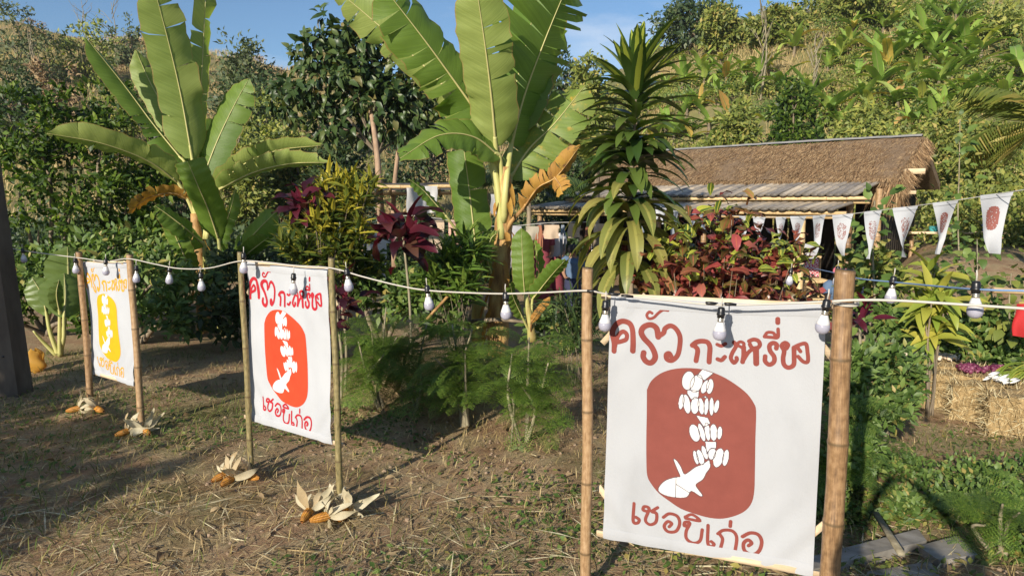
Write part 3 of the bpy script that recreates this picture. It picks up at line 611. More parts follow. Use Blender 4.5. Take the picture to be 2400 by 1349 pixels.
# ------------------------------------------------------------------ hillside: scrub, dry grass, trees, banana plants
def hill_points(n, px0, px1, y0, y1, pw=1.0):
    px = rng.uniform(px0, px1, n); y = y0 + (y1 - y0) * rng.random(n) ** pw; x = (px - 1200) / FPX * y
    return x, y, T(x, y)
def scrub(name, label, n, px0, px1, y0, y1, rad, per, leaf, mat, keep=None, pw=.8, hmul=.7):
    x, y, z = hill_points(n, px0, px1, y0, y1, pw); P, D = [], []
    den = np.sin(.33 * x + 1.2 * np.sin(.21 * y)) + np.sin(.27 * y + .5 * x) + rng.normal(0, .7, n)
    for i in range(n):
        if keep is not None and den[i] < keep: continue
        r = rng.uniform(*rad); m = int(per * (r / np.mean(rad)) ** 1.6)
        d = rand_dir(m, .35); q = d * np.array([r, r, r * hmul]) * (rng.uniform(.3, 1.08, (m, 1)) ** .5); q[:, 2] = np.abs(q[:, 2])
        P.append(q + np.array([x[i], y[i], z[i] - .05])); D.append(d * .6 + rng.normal(size=(m, 3)) * .7)
    P = np.concatenate(P); D = np.concatenate(D); U = rng.normal(size=D.shape) * .45 + np.array([-.4, -.7, .7])
    M = orient_many(P, D, U, rng.uniform(.7, 1.5, len(P)) * leaf)
    o = joined(name, [QUAD(1, .55), QUAD(1, .38, .35)], M, rng.integers(0, 2, len(P)), mat); return tag(o, label, 'undergrowth', kind='stuff')
scrub('hillside_scrub', 'dense green scrub covering the sunlit hillside behind the hut', 1350, 1270, 2650, 24, 68, (.4, 1.4), 180, .17, M_OLIVE, -.65)
scrub('hillside_scrub', 'darker leafy scrub clumps across the sunlit hillside', 850, 1270, 2650, 23, 66, (.4, 1.2), 190, .16, M_WEED, -.7)
scrub('hillside_scrub', 'yellowish scrub patches on the sunlit hillside', 350, 1270, 2650, 24, 66, (.4, 1.1), 170, .17, M_YELG, -.3)
scrub('hillside_scrub', 'brownish scrub and saplings on the shaded slope at left', 260, -350, 1330, 28, 75, (.6, 1.4), 100, .28, M_GREYL, .1)
scrub('hillside_scrub', 'olive bushes over the left and middle slope', 220, -350, 1330, 27, 70, (.6, 1.5), 110, .27, M_OLIVE, .1)
scrub('hillside_scrub', 'dry brown bushes on the upper left slope', 520, -350, 1330, 36, 105, (.5, 1.3), 90, .26, M_BROWNL, -.5)
scrub('valley_thicket', 'dark green thicket behind the garden plants', 380, -350, 1300, 17.5, 27, (.6, 1.4), 200, .16, M_DARKL, None, 1, 1.25)
scrub('bank_thicket', 'tangled green growth on the bank right of the hut', 120, 2230, 2750, 15.5, 25, (.5, 1.3), 300, .13, M_OLIVE, None, 1, 1.5)
def dry_grass(name, label, n, px0, px1, y0, y1, h, mat):
    x, y, z = hill_points(n, px0, px1, y0, y1, .8)
    den = np.sin(.29 * x + 2 + 1.1 * np.sin(.25 * y)) + np.sin(.23 * y - .4 * x) + rng.normal(0, .5, n); k = den > -.6
    P = np.c_[x, y, z][k]; D = rng.normal(0, .3, P.shape) + np.array([0, 0, 1.]); M = orient_many(P, D, rng.normal(size=P.shape) + np.array([0, -1.2, 0]), rng.uniform(.5, 1.3, len(P)) * h)
    o = joined(name, [QUAD(1, .035), QUAD(1, .06, .4)], M, rng.integers(0, 2, len(P)), mat); return tag(o, label, 'grass', kind='stuff')
dry_grass('dry_grass', 'dry brown grass on the sunlit hillside', 90000, 1270, 2650, 23, 66, .62, M_DRYG)
dry_grass('dry_grass', 'dry grass over the left slope', 90000, -350, 1330, 28, 105, .8, M_DRYG)

def limb(mb, a, b, r0, r1, n=6, sag=.1):
    a, b = np.array(a, float), np.array(b, float); L = np.linalg.norm(b - a); m = (a + b) / 2 + rng.normal(0, .07, 3) * L + np.array([0, 0, sag * L])
    p = crspline([a, m, b], 4); mb.tube(p, list(np.linspace(r0, r1, len(p))), n)
def tree(name, label, x, y, blobs, n, leaf, mat, tr=.12, bark=M_TRUNK, group=None, trunkpx=None, cat='tree', clump=.3, hang=-.1, tm=None, parts=0, per=26, fork=None):
    """blobs: (dx, dy, z above ground, rx, ry, rz)"""
    g = tz(x, y); root = empty(name, (x, y, g), label, cat, group)
    B = [(x + b[0], y + b[1], g + b[2], b[3], b[4], b[5]) for b in blobs]
    zc = sum(b[2] for b in B) / len(B); top = np.array([np.mean([b[0] for b in B]), np.mean([b[1] for b in B]), zc]); lo = min(b[2] - b[5] for b in B)
    fk = np.array([x + (top[0] - x) * .5, y, max(g + .3, fork + g if fork else lo * .6 + zc * .4)])
    mb = MB(); p = crspline([(x, y, g - .15), (x + rng.normal(0, .05) * tr * 5, y, (g + fk[2]) / 2), fk, top + np.array([0, 0, .4 * (top[2] - fk[2])])], 5); mb.tube(p, list(np.linspace(tr, tr * .3, len(p))), 8)
    mb.build('trunk', bark, root)
    for b in B: lm = MB(); limb(lm, fk + (np.array(b[:3]) - fk) * .05, np.array(b[:3]) + np.array([0, 0, b[5] * .3]), tr * .55, tr * .12); lm.build('limb', bark, root)
    P, D, U = cloud(B, n, clump, per, hang); M = orient_many(P, D, U, rng.uniform(.7, 1.35, len(P)) * leaf); tm = tm or [QUAD(1, .5), QUAD(1, .42, .35)]
    if parts: foliage(root, tm, mat, list(M), parts, 'leaf', 'crown')
    else: joined('crown', tm, M, rng.integers(0, len(tm), len(M)), mat, root, kind=None)
    return root
def ptree(name, label, px, py0, py1, wpx, Y, n, leaf, mat, nb=5, low=True, **k):
    """tree whose crown spans py0 (top) .. py1 (bottom) and wpx across in the photograph, standing Y metres away"""
    a = at(px, py0, Y); b = at(px, py1, Y); g = tz(a[0], Y); b[2] = min(b[2], g + .12 * (a[2] - g)) if low else b[2]; nb += 3 if low else 0; n = int(n * (1.5 if low else 1)); H = a[2] - b[2]; w = wpx * Y / FPX; bl = []
    for i in range(nb):
        q = i / max(1, nb - 1); s = rng.uniform(.34, .5)
        bl.append(((rng.uniform(-.5, .5) + (.25 if i % 2 else -.25)) * w * .55 * (1 - .45 * q), rng.uniform(-.3, .3) * w * .5, b[2] - g + H * (.22 + .62 * q), w * s * (1 - .35 * q), w * s * .8, H * rng.uniform(.2, .28)))
    return tree(name, label, a[0], Y, bl, n, leaf, mat, **k)
def bare_tree(label, px, py0, py1, Y, spread, group=None):
    a = at(px, py0, Y); g = tz(a[0], Y); root = empty('bare_tree', (a[0], Y, g), label, 'tree', group); H = a[2] - g; base = np.array([a[0], Y, g])
    mb = MB(); mb.tube(crspline([base - [0, 0, .1], base + [.05 * H, 0, H * .5], base + [0, 0, H]], 5), list(np.linspace(.09, .02, 11)), 6); mb.build('trunk', M_PALE, root)
    for i in range(9):
        q = .25 + .7 * i / 9; s = base + [0, 0, H * q]; e = s + np.array([rng.normal(0, 1) * spread, rng.normal(0, .6) * spread, H * rng.uniform(.2, .4)])
        m = MB(); limb(m, s, e, .04, .008, 5); limb(m, (s + e) / 2, e + rng.normal(0, .35, 3) * spread, .02, .006, 4); m.build('branch', M_PALE, root)
GL = 'trees along the left ridge'
ptree('ridge_tree', 'dark leafy tree at the upper left corner of the ridge', 40, 10, 260, 190, 62, 1300, .42, M_GREYL, group=GL)
ptree('ridge_tree', 'olive rounded tree on the slope left of the tall banana leaf', 190, 60, 230, 170, 66, 1100, .42, M_YELG, group=GL)
ptree('ridge_tree', 'greyish tree beside the leaning leaf on the left slope', 280, 50, 200, 110, 74, 700, .45, M_GREYL, group=GL)
ptree('ridge_tree', 'brownish thin tree low on the left slope', 110, 150, 330, 150, 50, 900, .36, M_BROWNL, group=GL)
ptree('ridge_tree', 'dark shaded tree behind the citrus hedge', 30, 170, 300, 160, 40, 1300, .3, M_DARKL, group=GL)
ptree('ridge_tree', 'olive tree behind the leaves of the left banana plant', 270, 225, 330, 150, 40, 1500, .28, M_OLIVE, group=GL)
bare_tree('leafless spindly tree on the ridge near the top left', 190, 0, 80, 80, 1.2); bare_tree('leafless forked tree on the ridge beside the banana leaf', 260, 5, 110, 78, 1.4)
bare_tree('pale leaning dead trunk on the left slope', 70, 90, 230, 56, .5)
for i, (px, a, b, w, Y, m, lb) in enumerate([
    (570, 100, 230, 150, 46, M_GREYL, 'bluish feathery tree against the sky between the two banana plants'),
    (600, 175, 300, 210, 40, M_DARKL, 'dark green tree low behind the bluish feathery tree'),
    (645, 240, 420, 190, 27, M_YELG, 'yellow-green bushy tree in sun behind the left banana plant'),
    (560, 290, 420, 120, 24, M_OLIVE, 'small olive tree right of the left banana plant'),
    (1010, 200, 340, 140, 40, M_DARKL, 'dark tree glimpsed between the tall tree and the central banana plant'),
    (1325, 115, 260, 130, 48, M_DARKL, 'dark round tree in the gap right of the central banana plant'),
    (1270, 255, 400, 150, 30, M_GREYL, 'hazy grey-green tree in the hollow behind the central banana plant'),
    (1385, 130, 300, 90, 44, M_OLIVE, 'olive tree peeping out left of the striped dracaena'),
    (1620, 0, 90, 190, 62, M_DARKL, 'large dark tree on the skyline right of the striped dracaena'),
    (1700, 15, 130, 110, 58, M_OLIVE, 'olive tree next to the large dark skyline tree'),
    (1830, 25, 110, 130, 55, M_OLIVE, 'rounded olive tree high on the right hill'),
    (2010, -40, 60, 200, 55, M_OLIVE, 'olive tree at the top edge above the right hillside'),
    (2340, 20, 190, 190, 44, M_YELG, 'dense sunlit tree in the upper right corner'),
    (1860, 195, 290, 110, 34, M_CITRUS, 'dark broad-leaved bush in the middle of the hillside'),
    (1730, 235, 310, 120, 31, M_OLIVE, 'round green bush above the left part of the thatch'),
    (2030, 255, 330, 130, 29, M_YELG, 'bright green bush above the right part of the thatch'),
    (2240, 250, 380, 150, 23, M_OLIVE, 'green bush above the right end of the thatched roof'),
    (2330, 300, 470, 190, 20, M_OLIVE, 'large tangled bush right of the thatched roof'),
    (800, 300, 440, 160, 24, M_DARKL, 'dark bush behind the tall tree trunks'),
    (700, 330, 440, 130, 26, M_OLIVE, 'olive bush left of the tall tree trunks'),
    (1340, 330, 470, 130, 23, M_DARKL, 'dark bush behind the yellow dead banana leaf'),
    (420, 250, 420, 170, 23, M_DARKL, 'dark bush behind the left banana plant stem')]):
    ptree('background_tree', lb, px, a, b, w, Y, 2400, .0065 * Y + .03, m, 6, group='trees and bushes behind the garden')
bare_tree('bare pale sapling standing high on the right hill', 1790, 15, 100, 45, .6); bare_tree('bare pale sapling in the dry grass patch on the right hill', 1910, 90, 170, 40, .5)

# banana plants on the hillside: a few built plants, then copies
def hill_banana(seed, nleaf=8):
    r = random.Random(seed); parts = []
    st = MB(); st.tube([(0, 0, -.1), (.03, 0, .3), (.02, .02, .62)], [.1, .085, .05], 7); parts.append(('stem', st.mesh('stem', M_TRUNK)))
    mt = [LM(1.8, .36, 6, dr, .3, 'strap', .04, seed + i) for i, dr in enumerate((.4, 1.2, 2.0))]; mes = [t.mesh('leaf', M_BANH) for t in mt]; out = []
    for i in range(nleaf):
        az = i * 2.4 + r.random(); el = R(r.uniform(25, 85)); d = (math.cos(az) * math.cos(el), math.sin(az) * math.cos(el), math.sin(el))
        out.append((mes[r.choice((0, 1, 1, 2))], orient((0, 0, .55), d, (-d[0], -d[1], .5) if el > 1.2 else (0, 0, 1), r.uniform(.7, 1.15))))
    return parts, out
HB = [hill_banana(s, n) for s, n in ((1, 10), (2, 12), (3, 9), (4, 8))]
HPX = [(1560, 300), (1600, 190), (1640, 150), (1690, 130), (1700, 180), (1740, 160), (1560, 200), (1660, 290), (1720, 320), (1780, 170), (1800, 150), (1880, 40), (1930, 20), (1940, 150), (1965, 130), (2010, 170), (2050, 120), (2070, 60), (2100, 140), (2120, 100), (2140, 60), (2150, 170), (2180, 130),
       (2200, 200), (2230, 90), (2250, 230), (2270, 160), (2300, 120), (2210, 260), (1940, 270), (1970, 290), (2100, 250), (2130, 290), (2160, 240), (2060, 200), (2290, 210), (2350, 230), (1610, 250), (1520, 250), (1530, 330), (1860, 110), (2000, 60), (2240, 30), (2380, 170), (2180, 20), (1760, 60), (1580, 320), (1620, 320), (1680, 210), (1650, 180), (1760, 200), (1830, 200), (1900, 230), (2020, 230), (2080, 160), (2120, 200), (2170, 90), (2210, 150), (2260, 110), (2040, 270), (2190, 300), (2230, 180), (1990, 100), (2100, 40), (1640, 240), (1710, 270)]
for i, (px, py) in enumerate(HPX):
    p = ground(px, py + 26); parts, lv = HB[i % 4]; s = random.uniform(.85, 1.35); rz = random.random() * 6.28
    zn = ('low on the hillside just above the thatched roof', 'halfway up the sunlit hillside', 'high on the hillside near the skyline')[0 if py > 225 else 1 if py > 105 else 2] + (', left part', ', middle part', ', right part')[0 if px < 1800 else 1 if px < 2090 else 2]
    root = empty('hillside_banana', p, 'small banana plant ' + zn, 'banana plant', 'banana plants ' + zn)
    root.rotation_euler.z = rz; root.scale = (s, s, s)
    for nm, me in parts: o = bpy.data.objects.new(nm, me); col.objects.link(o); o.parent = root
    for me, m in lv: o = bpy.data.objects.new('leaf', me); col.objects.link(o); o.parent = root; o.matrix_basis = Matrix(m.tolist())
# ------------------------------------------------------------------ banana plants
VIEW = np.array([0, 0, CH])
def banana_leaf(root, path, wpx, roll=0, fold=.35, mat=None, tears=3, stem=None, srad=.022, asym=1.0, tip=.12, name='leaf', wmin=.12, droop=0):
    if stem is not None and wpx > 110: srad = .03
    tears = tears * 2 + 1 if tears > 1 else tears
    """path: midrib (px, py, Y) from base to tip; wpx: full blade width in photograph pixels; stem: petiole from the plant to the blade base"""
    P = crspline([at(*p) for p in path], 9); n = len(P); Y = np.mean([p[2] for p in path]); Wd = wpx * Y / FPX; mat = mat or M_BANL
    L = [0.0]
    for i in range(1, n): L.append(L[-1] + np.linalg.norm(P[i] - P[i - 1]))
    cuts2 = {g: sorted(rng.uniform(.1, .98, max(0, tears + rng.integers(-1, 2)))) if tears else [] for g in (-1, 1)}; grp2 = {g: [sum(q / L[-1] > c for c in cuts2[g]) for q in L] for g in (-1, 1)}
    gl = {g: (rng.normal(0, .14), rng.normal(0, .14)) for g in range(tears + 3)}
    side_of = []
    for i in range(n):
        t = norm(P[min(i + 1, n - 1)] - P[max(i - 1, 0)]); vd = norm(P[i] - VIEW); sd = norm(np.cross(t, vd)); nr = norm(np.cross(sd, t))
        if nr @ vd > 0: nr = -nr                              # blade normal towards the viewer
        a = R(roll); s2 = sd * math.cos(a) + nr * math.sin(a); n2 = nr * math.cos(a) - sd * math.sin(a); side_of.append((t, s2, n2))
    V, U, Fc = [], [], []
    def width(q): return Wd / 2 * min(1, (q + .015) / wmin) ** .6 * (1 - max(0, (q - (1 - tip * 2.6)) / (tip * 2.6)) ** 2.4) if q < .999 else Wd * .03
    for sgn in (-1, 1):
        prev = None; grp = grp2[sgn]
        for i in range(n):
            q = L[i] / L[-1]; t, s2, n2 = side_of[i]; w = width(q) * (asym if sgn > 0 else 2 - asym)
            def ring(g):
                ids = []; f = fold + gl[g][0 if sgn < 0 else 1]; rip = 1 + .035 * math.sin(i * 1.7 + sgn) + .02 * math.sin(i * 3.1)
                for k, c in enumerate((0, .35, .7, 1.0)):
                    lat = w * c * rip; up = -lat * f * c * .9 - (droop * lat * c); ids.append(len(V))
                    V.append(P[i] + s2 * sgn * lat * math.cos(f * c * .6) + n2 * (up + (.004 + .012 * c) * math.sin(i * 1.9 + k * .7 + sgn)) + t * (lat * .22 + (.03 * (g % 2) if c == 1 else 0))); U.append((.5 + sgn * .5 * c, q * L[-1] / 1.6))
                return ids
            cur = ring(grp[i])
            if prev is not None:
                pr = prev
                if grp[i] != grp[i - 1] and rng.random() < .6:         # a tear: the strip ends free
                    cur0 = cur; cur2 = ring(grp[i - 1])
                    for k in range(3): Fc.append((pr[k], pr[k + 1], cur2[k + 1], cur2[k]) if k == 0 or True else ())
                    gp = rng.uniform(.004, .07) * min(1, Wd / .5)
                    for c_, k in enumerate(cur2[1:]): V[k] = V[k] - side_of[i][0] * gp * (c_ + 1) / 3
                else:
                    for k in range(3): Fc.append((pr[k], pr[k + 1], cur[k + 1], cur[k]))
            prev = cur
    mb = MB(); mb.add(V, Fc, U); o = mb.build(name, mat, root)
    rr = list(np.linspace(srad * .62, srad * .08, n)); pts = [p + s[2] * .006 for p, s in zip(P, side_of)]; pe = M_PET if mat is not M_BAND else M_BANST
    MB().tube(pts, rr, 6).build('midrib', M_RIB if mat is not M_BAND else M_BANST, o)
    if stem is not None:
        sp = crspline([at(*p) for p in stem] + [P[0], P[2]], 5); MB().tube(sp, list(np.linspace(srad * 1.7, srad * .8, len(sp))), 8).build('petiole', pe, root)
    return o
def banana_stem(root, path, rpx, mat=M_BANST, name='stem'):
    P = crspline([at(*p) for p in path], 5); Y = path[0][2]; rr = np.interp(np.linspace(0, 1, len(P)), np.linspace(0, 1, len(rpx)), rpx) * Y / FPX / 2
    rr = rr * (1 + .06 * np.sin(np.arange(len(P)) * 2.3)); o = MB().tube(P, list(rr), 14).build(name, mat, root); return P, rr
def dead_sheaths(root, P, rr, n, mat=M_BAND):
    for i in range(n):
        k = rng.integers(1, len(P) - 2); az = rng.uniform(2.6, 6.6); d = np.array([math.cos(az), math.sin(az), 0]); b = P[k] + d * rr[k] * .95
        t = LM(rng.uniform(.2, .5), rng.uniform(.05, .1), 5, rng.uniform(-.6, .3), .5, 'strap', .06, int(rng.integers(1e6))); obj('dry_sheath', t.mesh('dry_sheath', mat), root, orient(b, d * .35 + np.array([0, 0, -1]), d))
# left plant
b = at(478, 770, 11.0); g = tz(b[0], 11)
LB = empty('banana_plant', (b[0], 11, g), 'tall banana plant with upright pale green leaves behind the yellow and orange banners', 'banana plant')
Pst, rst = banana_stem(LB, [(480, 790, 11), (474, 680, 11), (466, 590, 11), (456, 500, 11)], [34, 30, 27, 18]); dead_sheaths(LB, Pst, rst, 9)
Yb = 11
for path, w, kw in [
    ([(450, 372, 11), (425, 230, 10.9), (395, 100, 10.7), (352, -60, 10.4)], 98, dict(roll=8, mat=M_BANLY, tears=4, stem=[(462, 520, 11), (458, 440, 11)])),
    ([(435, 385, 11), (365, 300, 11), (290, 200, 10.9), (200, 88, 10.7)], 72, dict(roll=58, tears=5, fold=.5, stem=[(460, 520, 11), (450, 450, 11)])),
    ([(440, 345, 11.3), (395, 270, 11.4), (350, 190, 11.5), (318, 118, 11.5)], 62, dict(roll=20, mat=M_BANLY, tears=1, stem=[(462, 500, 11.2), (455, 430, 11.2)])),
    ([(463, 380, 11.2), (470, 220, 11.3), (478, 60, 11.3), (486, -90, 11.3)], 62, dict(roll=40, mat=M_BANLY, tears=4, stem=[(465, 520, 11.1), (464, 450, 11.1)])),
    ([(475, 420, 11.1), (510, 330, 11.2), (548, 250, 11.3), (582, 188, 11.4)], 80, dict(roll=-32, tears=2, stem=[(468, 540, 11.1), (470, 470, 11.1)])),
    ([(462, 445, 11.3), (475, 380, 11.6), (500, 330, 11.9), (530, 290, 12.2)], 90, dict(roll=30, tears=1)),
    ([(418, 428, 10.9), (350, 378, 10.5), (240, 336, 10.0), (110, 312, 9.6)], 66, dict(roll=-40, mat=M_BANLY, tears=4, fold=.55, stem=[(468, 560, 11), (450, 490, 11)], asym=.9)),
    ([(500, 442, 11), (570, 385, 10.8), (650, 352, 10.5), (752, 340, 10.2)], 58, dict(roll=52, mat=M_BANLY, tears=6, fold=.6, stem=[(480, 560, 11), (486, 500, 11)])),
    ([(505, 448, 10.8), (590, 405, 10.4), (680, 383, 10.1), (768, 380, 9.8)], 62, dict(roll=46, mat=M_BANLY, tears=7, fold=.6, stem=[(485, 560, 10.9), (492, 500, 10.9)])),
    ([(512, 560, 10.6), (488, 490, 10.3), (462, 430, 10.0), (440, 378, 9.9)], 72, dict(roll=-15, tears=0, tip=.02, stem=[(517, 640, 10.7), (516, 600, 10.6)])),
    ([(512, 590, 10.7), (524, 540, 10.6), (540, 495, 10.5), (552, 445, 10.4)], 40, dict(roll=-45, tears=1, stem=[(514, 650, 10.7)])),
    ([(446, 470, 11), (405, 452, 10.8), (350, 462, 10.6), (302, 496, 10.4)], 46, dict(roll=-55, mat=M_BAND, tears=3, stem=[(465, 560, 11), (462, 500, 11)])),
    ([(478, 575, 10.6), (440, 540, 10.2), (395, 505, 10.0), (362, 482, 9.9)], 56, dict(roll=40, tears=2, stem=[(482, 640, 10.8)])),
    ([(448, 640, 10.4), (428, 590, 10.2), (408, 545, 10.1), (395, 515, 10.0)], 50, dict(roll=-20, tears=2, stem=[(470, 700, 10.7)])),
    ([(548, 600, 10.6), (585, 560, 10.3), (618, 525, 10.1), (648, 496, 10.0)], 70, dict(roll=-25, tears=1, stem=[(518, 660, 10.7)])),
    ([(560, 615, 10.5), (585, 590, 10.2), (610, 570, 10.0), (630, 555, 9.9)], 52, dict(roll=30, tears=1, stem=[(520, 670, 10.6)]))]:
    banana_leaf(LB, path, w, **kw)
banana_stem(LB, [(520, 780, 10.8), (517, 700, 10.8), (515, 600, 10.7)], [20, 16, 10], M_BANST2, 'sucker_stem')
# central plant
b = at(1165, 810, 9.4); CB = empty('banana_plant', (b[0], 9.4, tz(b[0], 9.4)), 'huge torn-leaved banana plant with peeling brown stem in the centre', 'banana plant')
Pst, rst = banana_stem(CB, [(1166, 850, 9.4), (1168, 740, 9.4), (1172, 640, 9.4), (1178, 560, 9.4), (1184, 470, 9.35), (1184, 390, 9.3)], [54, 50, 46, 44, 36, 22]); dead_sheaths(CB, Pst, rst, 16)
for path, w, kw in [
    ([(1120, 290, 9.6), (1010, 170, 9.7), (900, 70, 9.7), (770, -40, 9.6)], 112, dict(roll=-20, mat=M_BANLY, tears=4, stem=[(1178, 560, 9.4), (1160, 420, 9.5)])),
    ([(1142, 300, 9.3), (1075, 205, 9.1), (995, 95, 8.8), (890, -40, 8.5)], 138, dict(roll=28, tears=8, fold=.5, stem=[(1176, 560, 9.3), (1165, 430, 9.3)])),
    ([(1162, 345, 9.2), (1152, 230, 8.9), (1136, 100, 8.6), (1112, -60, 8.3)], 122, dict(roll=-6, mat=M_BANLY, tears=2, stem=[(1180, 520, 9.4), (1172, 430, 9.4)])),
    ([(1198, 340, 9.5), (1228, 225, 9.6), (1278, 90, 9.6), (1340, -60, 9.5)], 290, dict(roll=50, tears=13, fold=.3, stem=[(1180, 520, 9.3), (1186, 430, 9.2)])),
    ([(1185, 330, 9.9), (1210, 200, 10.1), (1240, 80, 10.3), (1270, -60, 10.4)], 150, dict(roll=-35, tears=3)),
    ([(1172, 368, 9.2), (1110, 322, 8.9), (1030, 318, 8.6), (938, 372, 8.3)], 108, dict(roll=52, tears=5, fold=.4, asym=.75, stem=[(1178, 520, 9.3), (1176, 430, 9.3)])),
    ([(1196, 420, 9.6), (1240, 350, 9.7), (1300, 290, 9.8), (1372, 200, 9.9)], 120, dict(roll=-30, mat=M_BANTIP, tears=5, stem=[(1184, 540, 9.5), (1188, 470, 9.5)])),
    ([(1116, 590, 9.7), (1106, 500, 9.7), (1094, 400, 9.7), (1078, 285, 9.7)], 88, dict(roll=4, mat=M_BANL, tears=2, stem=[(1118, 720, 9.6), (1117, 650, 9.65)])),
    ([(1225, 490, 9.2), (1260, 440, 9.0), (1305, 412, 8.9), (1360, 340, 8.9)], 52, dict(roll=35, mat=M_BAND, tears=5, fold=.6, stem=[(1176, 590, 9.4), (1192, 530, 9.3)])),
    ([(1300, 415, 8.9), (1312, 432, 8.85), (1318, 448, 8.8)], 46, dict(roll=20, mat=M_BAND, tears=1)),
    ([(1050, 512, 8.7), (1020, 478, 8.6), (990, 445, 8.5), (958, 420, 8.4)], 30, dict(roll=50, tears=1, stem=[(1128, 640, 9.0), (1090, 570, 8.9)], srad=.014)),
    ([(1150, 640, 9.0), (1140, 600, 8.9), (1150, 560, 8.9), (1165, 545, 8.9)], 30, dict(roll=30, mat=M_BANTIP, tears=1))]:
    banana_leaf(CB, path, w, **kw)
banana_stem(CB, [(1122, 800, 9.6), (1119, 700, 9.6), (1116, 600, 9.6)], [34, 28, 16], M_BANST2, 'sucker_stem')
MB().tube(crspline([at(1165, 575, 9.2), at(1100, 640, 8.6), at(1000, 748, 8.2)], 5), list(np.linspace(.03, .016, 11)), 7).build('dead_petiole', M_BANST, CB)
# young plant
b = at(1250, 790, 8.4); SB = empty('young_banana_plant', (b[0], 8.4, tz(b[0], 8.4)), 'young banana plant with three narrow leaves beside the big peeling stem', 'banana plant')
banana_stem(SB, [(1248, 800, 8.4), (1240, 740, 8.4), (1232, 690, 8.4)], [22, 18, 10], M_BANST2)
for path, w, kw in [([(1230, 690, 8.4), (1226, 640, 8.3), (1224, 590, 8.3), (1222, 535, 8.3)], 54, dict(roll=-8, tears=0, srad=.012)),
    ([(1248, 700, 8.4), (1275, 665, 8.3), (1300, 635, 8.2), (1325, 608, 8.1)], 46, dict(roll=40, tears=1, srad=.012, stem=[(1244, 760, 8.4)])),
    ([(1225, 745, 8.3), (1210, 715, 8.2), (1200, 690, 8.1), (1196, 665, 8.0)], 34, dict(roll=40, tears=1, srad=.01, stem=[(1242, 780, 8.4)])),
    ([(1245, 755, 8.3), (1262, 730, 8.2), (1290, 696, 8.1)], 18, dict(roll=0, mat=M_BAND, tears=1, srad=.008, stem=[(1244, 790, 8.4)])),
    ([(1245, 690, 8.6), (1262, 640, 8.8), (1258, 590, 8.9), (1252, 560, 8.9)], 40, dict(roll=-60, tears=0, srad=.01))]:
    banana_leaf(SB, path, w, **kw)
# taro
b = at(135, 835, 9.2); TA = empty('taro_plant', (b[0], 9.2, tz(b[0], 9.2)), 'big-leaved taro plant between the concrete pole and the yellow banner', 'taro plant')
for path, w, st in [([(150, 640, 9.1), (153, 690, 9.0), (150, 745, 8.9)][::-1], 105, [(140, 835, 9.2), (150, 790, 9.0)]), ([(160, 700, 9.2), (160, 640, 9.2), (158, 578, 9.2)], 96, [(142, 835, 9.2), (150, 770, 9.2)]),
        ([(110, 740, 9.1), (98, 690, 9.1), (75, 650, 9.1)], 70, [(138, 835, 9.2), (118, 780, 9.1)]), ([(140, 735, 8.9), (132, 690, 8.8), (138, 655, 8.8)], 34, [(141, 835, 9.1), (140, 790, 9.0)])]:
    banana_leaf(TA, path, w, roll=rng.uniform(-25, 25), fold=.3, mat=M_TARO, tears=0, stem=st, srad=.018, tip=.2, wmin=.3)
MB().tube(crspline([at(135, 835, 9.2), at(100, 800, 9.1), at(78, 775, 9.0)], 4), list(np.linspace(.03, .012, 9)), 7).build('petiole', M_PET, TA)

# ------------------------------------------------------------------ rosette plants
def stalk(root, path, r0, r1, mat=M_PALE, name='stem'):
    P = crspline([at(*p) if len(p) == 3 and p[0] > 20 else p for p in path], 5); MB().tube(P, list(np.linspace(r0, r1, len(P))), 7).build(name, mat, root)
def rosette(c, n, el0, el1, s, up=(0, 0, 1), jit=.06):
    out = []
    for i in range(n):
        az = i * 2.39996 + rng.normal(0, .15); el = R(el0 + (el1 - el0) * (i / max(1, n - 1)) + rng.normal(0, 7)); d = np.array([math.cos(az) * math.cos(el), math.sin(az) * math.cos(el), math.sin(el)])
        out.append(orient(np.array(c) + rng.normal(0, jit, 3) * s, d, np.array([-d[0], -d[1], .6]) if el > .6 else (-.2, -.5, .8), s * rng.uniform(.8, 1.15)))
    return out
def plantroot(name, px, py, Y, label, cat, group=None):
    b = at(px, py, Y); return empty(name, (b[0], Y, tz(b[0], Y)), label, cat, group)
# striped dracaena: stem with whorls of strap leaves
DR = plantroot('striped_dracaena', 1480, 800, 7.5, 'tall dracaena with yellow-striped top leaves behind the left post of the large banner', 'dracaena')
stemp = [(1478, 900, 7.5), (1478, 640, 7.5), (1476, 450, 7.5), (1488, 320, 7.5), (1490, 190, 7.5)]; stalk(DR, stemp, .035, .02, M_TRUNK)
SP = crspline([at(*p) for p in stemp], 10); SP = SP[8:]
def whorl(f0, f1, n, el0, el1, s0, s1, tm, mat):
    L = []
    for i in range(n):
        q = f0 + (f1 - f0) * (i + rng.random()) / n; c = SP[int(np.clip(q, 0, .999) * (len(SP) - 1))]; az = i * 2.39996 + rng.normal(0, .25); el = R(el0 + (el1 - el0) * i / n + rng.normal(0, 9)); d = np.array([math.cos(az) * math.cos(el), math.sin(az) * math.cos(el), math.sin(el)])
        L.append(orient(c + d * .015, d, (-d[0], -d[1], .8) if el > .5 else (0, 0, 1), s0 + (s1 - s0) * i / n + rng.normal(0, .06)))
    foliage(DR, tm, mat, L, 400)
whorl(.06, .36, 52, 8, 22, 1.0, .95, [LM(.85, .15, 8, dr, .2, 'strap', .05, s) for s, dr in ((1, 1.7), (2, 2.0), (3, 1.9))], M_DRACO)
whorl(.30, .66, 66, 10, 32, .95, .95, [LM(.66, .13, 8, dr, .25, 'strap', .04, s) for s, dr in ((4, 1.1), (5, 1.5), (6, 1.3))], M_DRAC)
whorl(.58, .97, 62, 2, 48, 1.0, .95, [LM(.66, .11, 8, dr, .28, 'strap', .03, s) for s, dr in ((7, .7), (8, .95), (9, 1.1))], M_DRAC)
